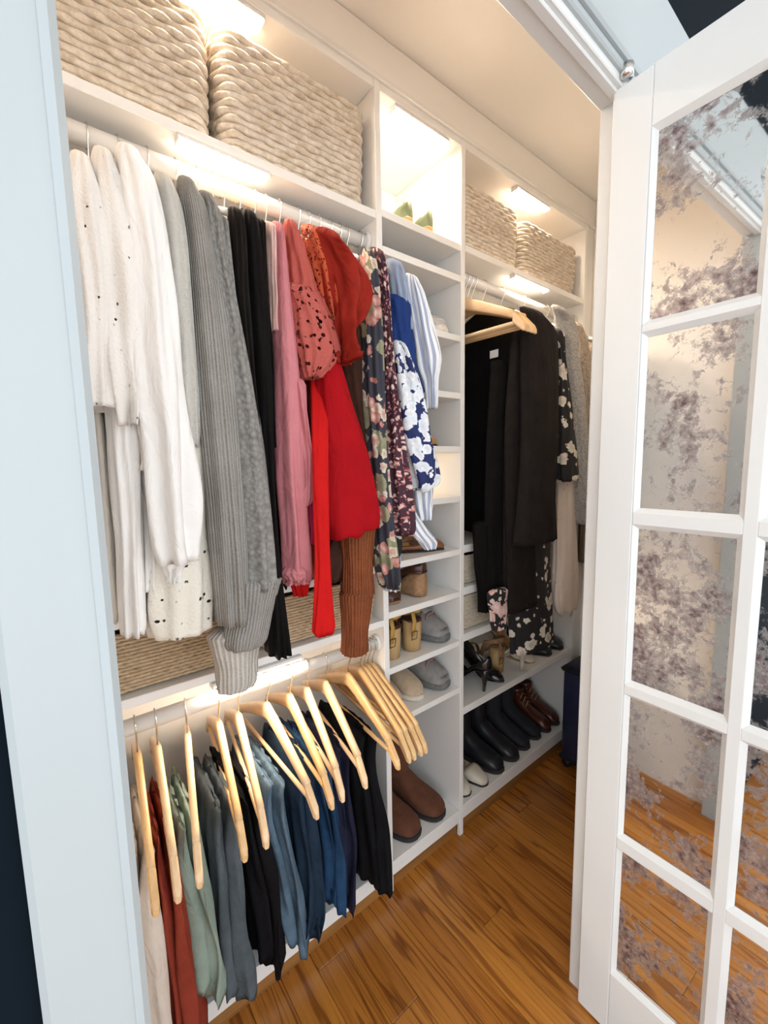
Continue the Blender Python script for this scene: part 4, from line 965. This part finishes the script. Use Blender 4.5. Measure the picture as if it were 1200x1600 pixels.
def slipper(label, pos, ang, grp):
    t = shoe_root('slipper', label, pos, ang, grp); t.scale = (0.92, 0.84, 0.95)
    k = [(0, 0.016, 0.012, 0.045), (0.08, 0.036, 0.010, 0.060), (0.3, 0.040, 0.010, 0.062), (0.5, 0.044, 0.010, 0.078), (0.75, 0.048, 0.010, 0.064), (0.92, 0.038, 0.012, 0.046), (1, 0.014, 0.016, 0.028)]
    mb, rs = loft_shoe(0.255, k, openr=(0.03, 0.5), depth=0.045); mb.build('upper', S_beige, t, loc=O0)
    so, _ = loft_shoe(0.268, [(q[0], q[1]*1.1, 0.0, 0.018) for q in k], flat=0.3); so.build('sole', S_flf, t, loc=O0)
    MB().rings(strip_in(rs, 0.06, 0.45, 0.85), (False, False), closed=False).build('fleece_lining', S_flf, t, loc=O0)
    return t
def sandal(label, pos, ang, grp, hmat, smat, bed, hh=0.095, block=0.026, wedge=False):
    t = shoe_root('wedge_shoe' if wedge else 'heeled_sandal', label, pos, ang, grp)
    L_ = 0.225
    k = [(0, 0.014, hh, hh+0.010), (0.06, 0.028, hh, hh+0.012), (0.22, 0.030, hh*0.95, hh*0.95+0.012), (0.42, 0.031, hh*0.55, hh*0.55+0.012), (0.62, 0.037, hh*0.14+0.008, hh*0.14+0.022), (0.78, 0.040, 0.006, 0.020), (0.93, 0.033, 0.006, 0.020), (1, 0.014, 0.008, 0.018)]
    mb, rs = loft_shoe(L_, k); mb.build('footbed', bed, t, loc=O0)
    if wedge:
        kw = [(q[0], q[1]*0.98, 0.0, q[2]+0.002) for q in k]; mb, _ = loft_shoe(L_, kw, flat=0.3); mb.build('wedge_heel', hmat, t, loc=O0)
        kb = [(0, 0.012, hh, hh+0.03), (0.08, 0.028, hh, hh+0.050), (0.3, 0.031, hh*0.8, hh*0.8+0.05), (0.55, 0.036, hh*0.25, hh*0.25+0.060), (0.78, 0.040, 0.01, 0.055), (0.94, 0.030, 0.01, 0.036), (1, 0.012, 0.012, 0.022)]
        mb, r2 = loft_shoe(L_, kb, openr=(0.03, 0.6), depth=0.04); mb.build('upper', smat, t, loc=O0)
        MB().rings(strip_in(r2, 0.08, 0.52), (False, False), closed=False).build('insole', S_indk, t, loc=O0)
    else:
        xh = -0.5*L_+0.03
        MB().tube([(xh, 0, hh+0.004), (xh, 0, hh*0.5), (xh, 0, 0)], [(block, block*1.05), (block*0.95, block), (block*0.88, block*0.95)], 20, ref=Vector((1, 0, 0))).build('heel', hmat, t, loc=O0)
        def arc(x0, x1, zb0, zb1, hw, top, r=(0.0022, 0.010)):
            P = []
            for i in range(11): a = math.pi*i/10; P.append((lerp(x0, x1, i/10), hw*math.cos(a), lerp(zb0, zb1, i/10)+top*math.sin(a)))
            return MB().tube(P, [r]*11, 8, ref=Vector((0, 0.01, 1)))
        arc(0.075, 0.07, 0.014, 0.014, 0.041, 0.045).build('toe_strap', smat, t, loc=O0)
        arc(0.045, 0.040, 0.02, 0.02, 0.039, 0.052).build('toe_strap', smat, t, loc=O0)
        P = [(-0.03, 0.034, hh*0.6), (-0.055, 0.037, hh+0.022), (-0.10, 0.026, hh+0.038), (-0.112, 0, hh+0.040), (-0.10, -0.026, hh+0.038), (-0.055, -0.037, hh+0.022), (-0.03, -0.034, hh*0.6)]
        st_ = MB().tube(P, [(0.010, 0.0022)]*7, 8, ref=Vector((0, 0, 1))).build('ankle_strap', smat, t, loc=O0)
        MB().tube([(-0.108, 0.02, hh+0.040), (-0.122, 0.024, hh+0.01), (-0.118, 0.027, hh-0.035)], [(0.0022, 0.008)]*3, 8, ref=Vector((1, 0, 0))).build('strap_end', smat, st_, loc=O0)
        MB().tube([(-0.125, 0.016, hh-0.020), (-0.125, 0.036, hh-0.020), (-0.122, 0.036, hh-0.045), (-0.122, 0.016, hh-0.045), (-0.125, 0.016, hh-0.020)], 0.0018, 6).build('buckle', BRONZE, st_, loc=O0)
    return t
OUT = -math.pi/2; INN = math.pi/2     # toe towards the room / towards the back
e = 0.0008
G = 'pairs of shoes in the tower and right bay'
# tower, top to bottom
zz = TZ['s1']+0.003
pump('olive pump on the highest tower shelf, left of its pair', (0.845, 0.145, zz), INN, G, S_green, S_tan, S_tan, 0.022)
pump('olive pump on the highest tower shelf, right of its pair', (0.925, 0.145, zz), INN, G, S_green, S_tan, S_tan, 0.022)
zz = TZ['s3']+e
sneaker('pale grey mesh sneaker toe forward on a high tower shelf', (0.965, 0.150, zz), OUT, G, S_gmesh, S_sole, S_gmesh)
sneaker('pale sneaker half hidden behind the striped blouse', (0.862, 0.150, zz), OUT, G, S_beige, S_sole, S_beige)
zz = TZ['s5']+e
flat('tan flat shoe on the shelf above the lit cubby', (0.93, 0.15, zz), OUT+0.1, G, S_tan, S_tan)
flat('tan flat shoe above the lit cubby, behind the navy floral dress', (0.835, 0.15, zz), OUT+0.1, G, S_tan, S_tan)
zz = TZ['A']+e
flat('brown flat shoe pointing right under the striped tie end', (0.880, 0.095, zz), -0.38, G, S_brown, S_tan, 0.24, point=0.7)
flat('brown flat shoe behind its twin on the shelf under the striped tie end', (0.872, 0.19, zz), -0.38, G, S_brown, S_tan, 0.24, point=0.7)
zz = TZ['B']+e
sandal('dark brown wedge with a tan heel turned outward', (0.885, 0.150, zz), INN+0.12, G, S_cork, S_dkbr, S_dkbr, 0.075, wedge=True)
sandal('dark brown wedge beside the striped shirt hem', (0.785, 0.155, zz), OUT, G, S_cork, S_dkbr, S_dkbr, 0.075, wedge=True)
zz = TZ['C']+e
sandal('mustard strap sandal with a block heel, next to the tower side', (0.776, 0.142, zz), INN, G, S_tanw, S_must, S_dkbr, 0.095, 0.030)
sandal('mustard strap sandal with a block heel, beside the grey sneaker', (0.862, 0.142, zz), INN, G, S_tanw, S_must, S_dkbr, 0.095, 0.030)
sneaker('grey suede sneaker beside the mustard sandals', (0.960, 0.150, zz), OUT+0.18, G, S_grey, S_dkg, S_lace)
zz = TZ['D']+e
slipper('beige suede slipper with a fleece sole, beside the grey sneaker', (0.866, 0.150, zz), OUT+0.04, G)
slipper('beige suede slipper partly hidden by the empty wooden hangers', (0.778, 0.150, zz), OUT, G)
sneaker('grey suede sneaker beside the beige slippers', (0.960, 0.150, zz), OUT+0.18, G, S_grey, S_dkg, S_lace)
zz = 0.098+e
boot('cognac suede boot, front one of the pair at the tower bottom', (0.806, 0.145, zz), OUT+0.24, G, S_suede, S_indk, 0.36, 0.27, 0.05, 0.056)
boot('cognac suede boot nearer the right panel at the tower bottom', (0.922, 0.147, zz), OUT+0.26, G, S_suede, S_indk, 0.40, 0.27, 0.05, 0.056)
# right bay shoe shelf
zz = 0.470+e
sandal('wooden block heel sandal at the dark end of the shoe shelf', (1.092, 0.170, zz), INN, G, S_tanw, S_dkbr, S_dkbr, 0.095, 0.03)
sandal('wooden block heel sandal behind the cream pumps', (1.342, 0.172, zz), INN, G, S_tanw, S_cork, S_cork, 0.095, 0.03)
pump('black patent stiletto pump with its heel at the shelf edge', (1.190, 0.110, zz), INN-0.12, G, S_black, S_black, S_black, 0.085)
pump('black patent pump with its toe forward beside the stiletto heel', (1.272, 0.125, zz), OUT+0.10, G, S_black, S_black, S_black, 0.085)
pump('cream pump with its heel at the shelf edge', (1.418, 0.110, zz), INN-0.05, G, S_cream, S_cream, S_cream, 0.090)
pump('cream pump turned toe forward beside its twin', (1.500, 0.14, zz), OUT+0.1, G, S_cream, S_cream, S_tan, 0.090, point=False)
flat('black flat shoe under the floral dress', (1.592, 0.14, zz), OUT+0.35, G, S_blk, S_indk, 0.25, 0.044, point=0.7)
flat('black flat shoe in the corner of the shoe shelf', (1.690, 0.14, zz), OUT+0.30, G, S_blk, S_indk, 0.25, 0.044, point=0.7)
# right bay floor shelf
zz = 0.107+e
flat('cream flat shoe nearest the tower on the floor shelf', (1.085, 0.135, zz), OUT+0.05, G, S_cream, S_in, 0.24, 0.038)
flat('cream flat shoe beside the black boots on the floor shelf', (1.165, 0.125, zz), OUT+0.12, G, S_cream, S_in, 0.24, 0.038)
boot('black leather boot beside the cream flats', (1.262, 0.145, zz), OUT+0.12, G, S_blk, S_indk, 0.27, 0.27, 0.044, 0.051)
boot('second black leather boot from the tower', (1.365, 0.147, zz), OUT+0.12, G, S_blk, S_indk, 0.27, 0.27, 0.044, 0.051)
boot('navy black suede ankle boot between leather boot and brown shoes', (1.465, 0.152, zz), OUT+0.05, G, S_blks, S_indk, 0.24, 0.26, 0.042, 0.049)
boot('navy black suede ankle boot touching the brown shoes', (1.560, 0.154, zz), OUT+0.05, G, S_blks, S_indk, 0.22, 0.25, 0.040, 0.047)
def oxford(label, pos, ang):
    t = boot(label, pos, ang, G, S_burg, S_indk, 0.135, 0.26, 0.044, 0.046, name='lace_up_shoe'); t.scale = (0.95, 0.80, 1.0)
    for i in range(4):
        xx = 0.020-i*0.016; z_ = 0.092+i*0.012
        MB().tube([(xx, -0.028, z_-0.010), (xx-0.003, 0, z_+0.008), (xx, 0.028, z_-0.010)], 0.0022, 8).build('lace', S_tan, t, loc=O0)
oxford('oxblood brown lace-up shoe beside the suede ankle boots', (1.642, 0.150, zz), OUT+0.02)
oxford('oxblood brown lace-up shoe against the right panel', (1.718, 0.152, zz), OUT)
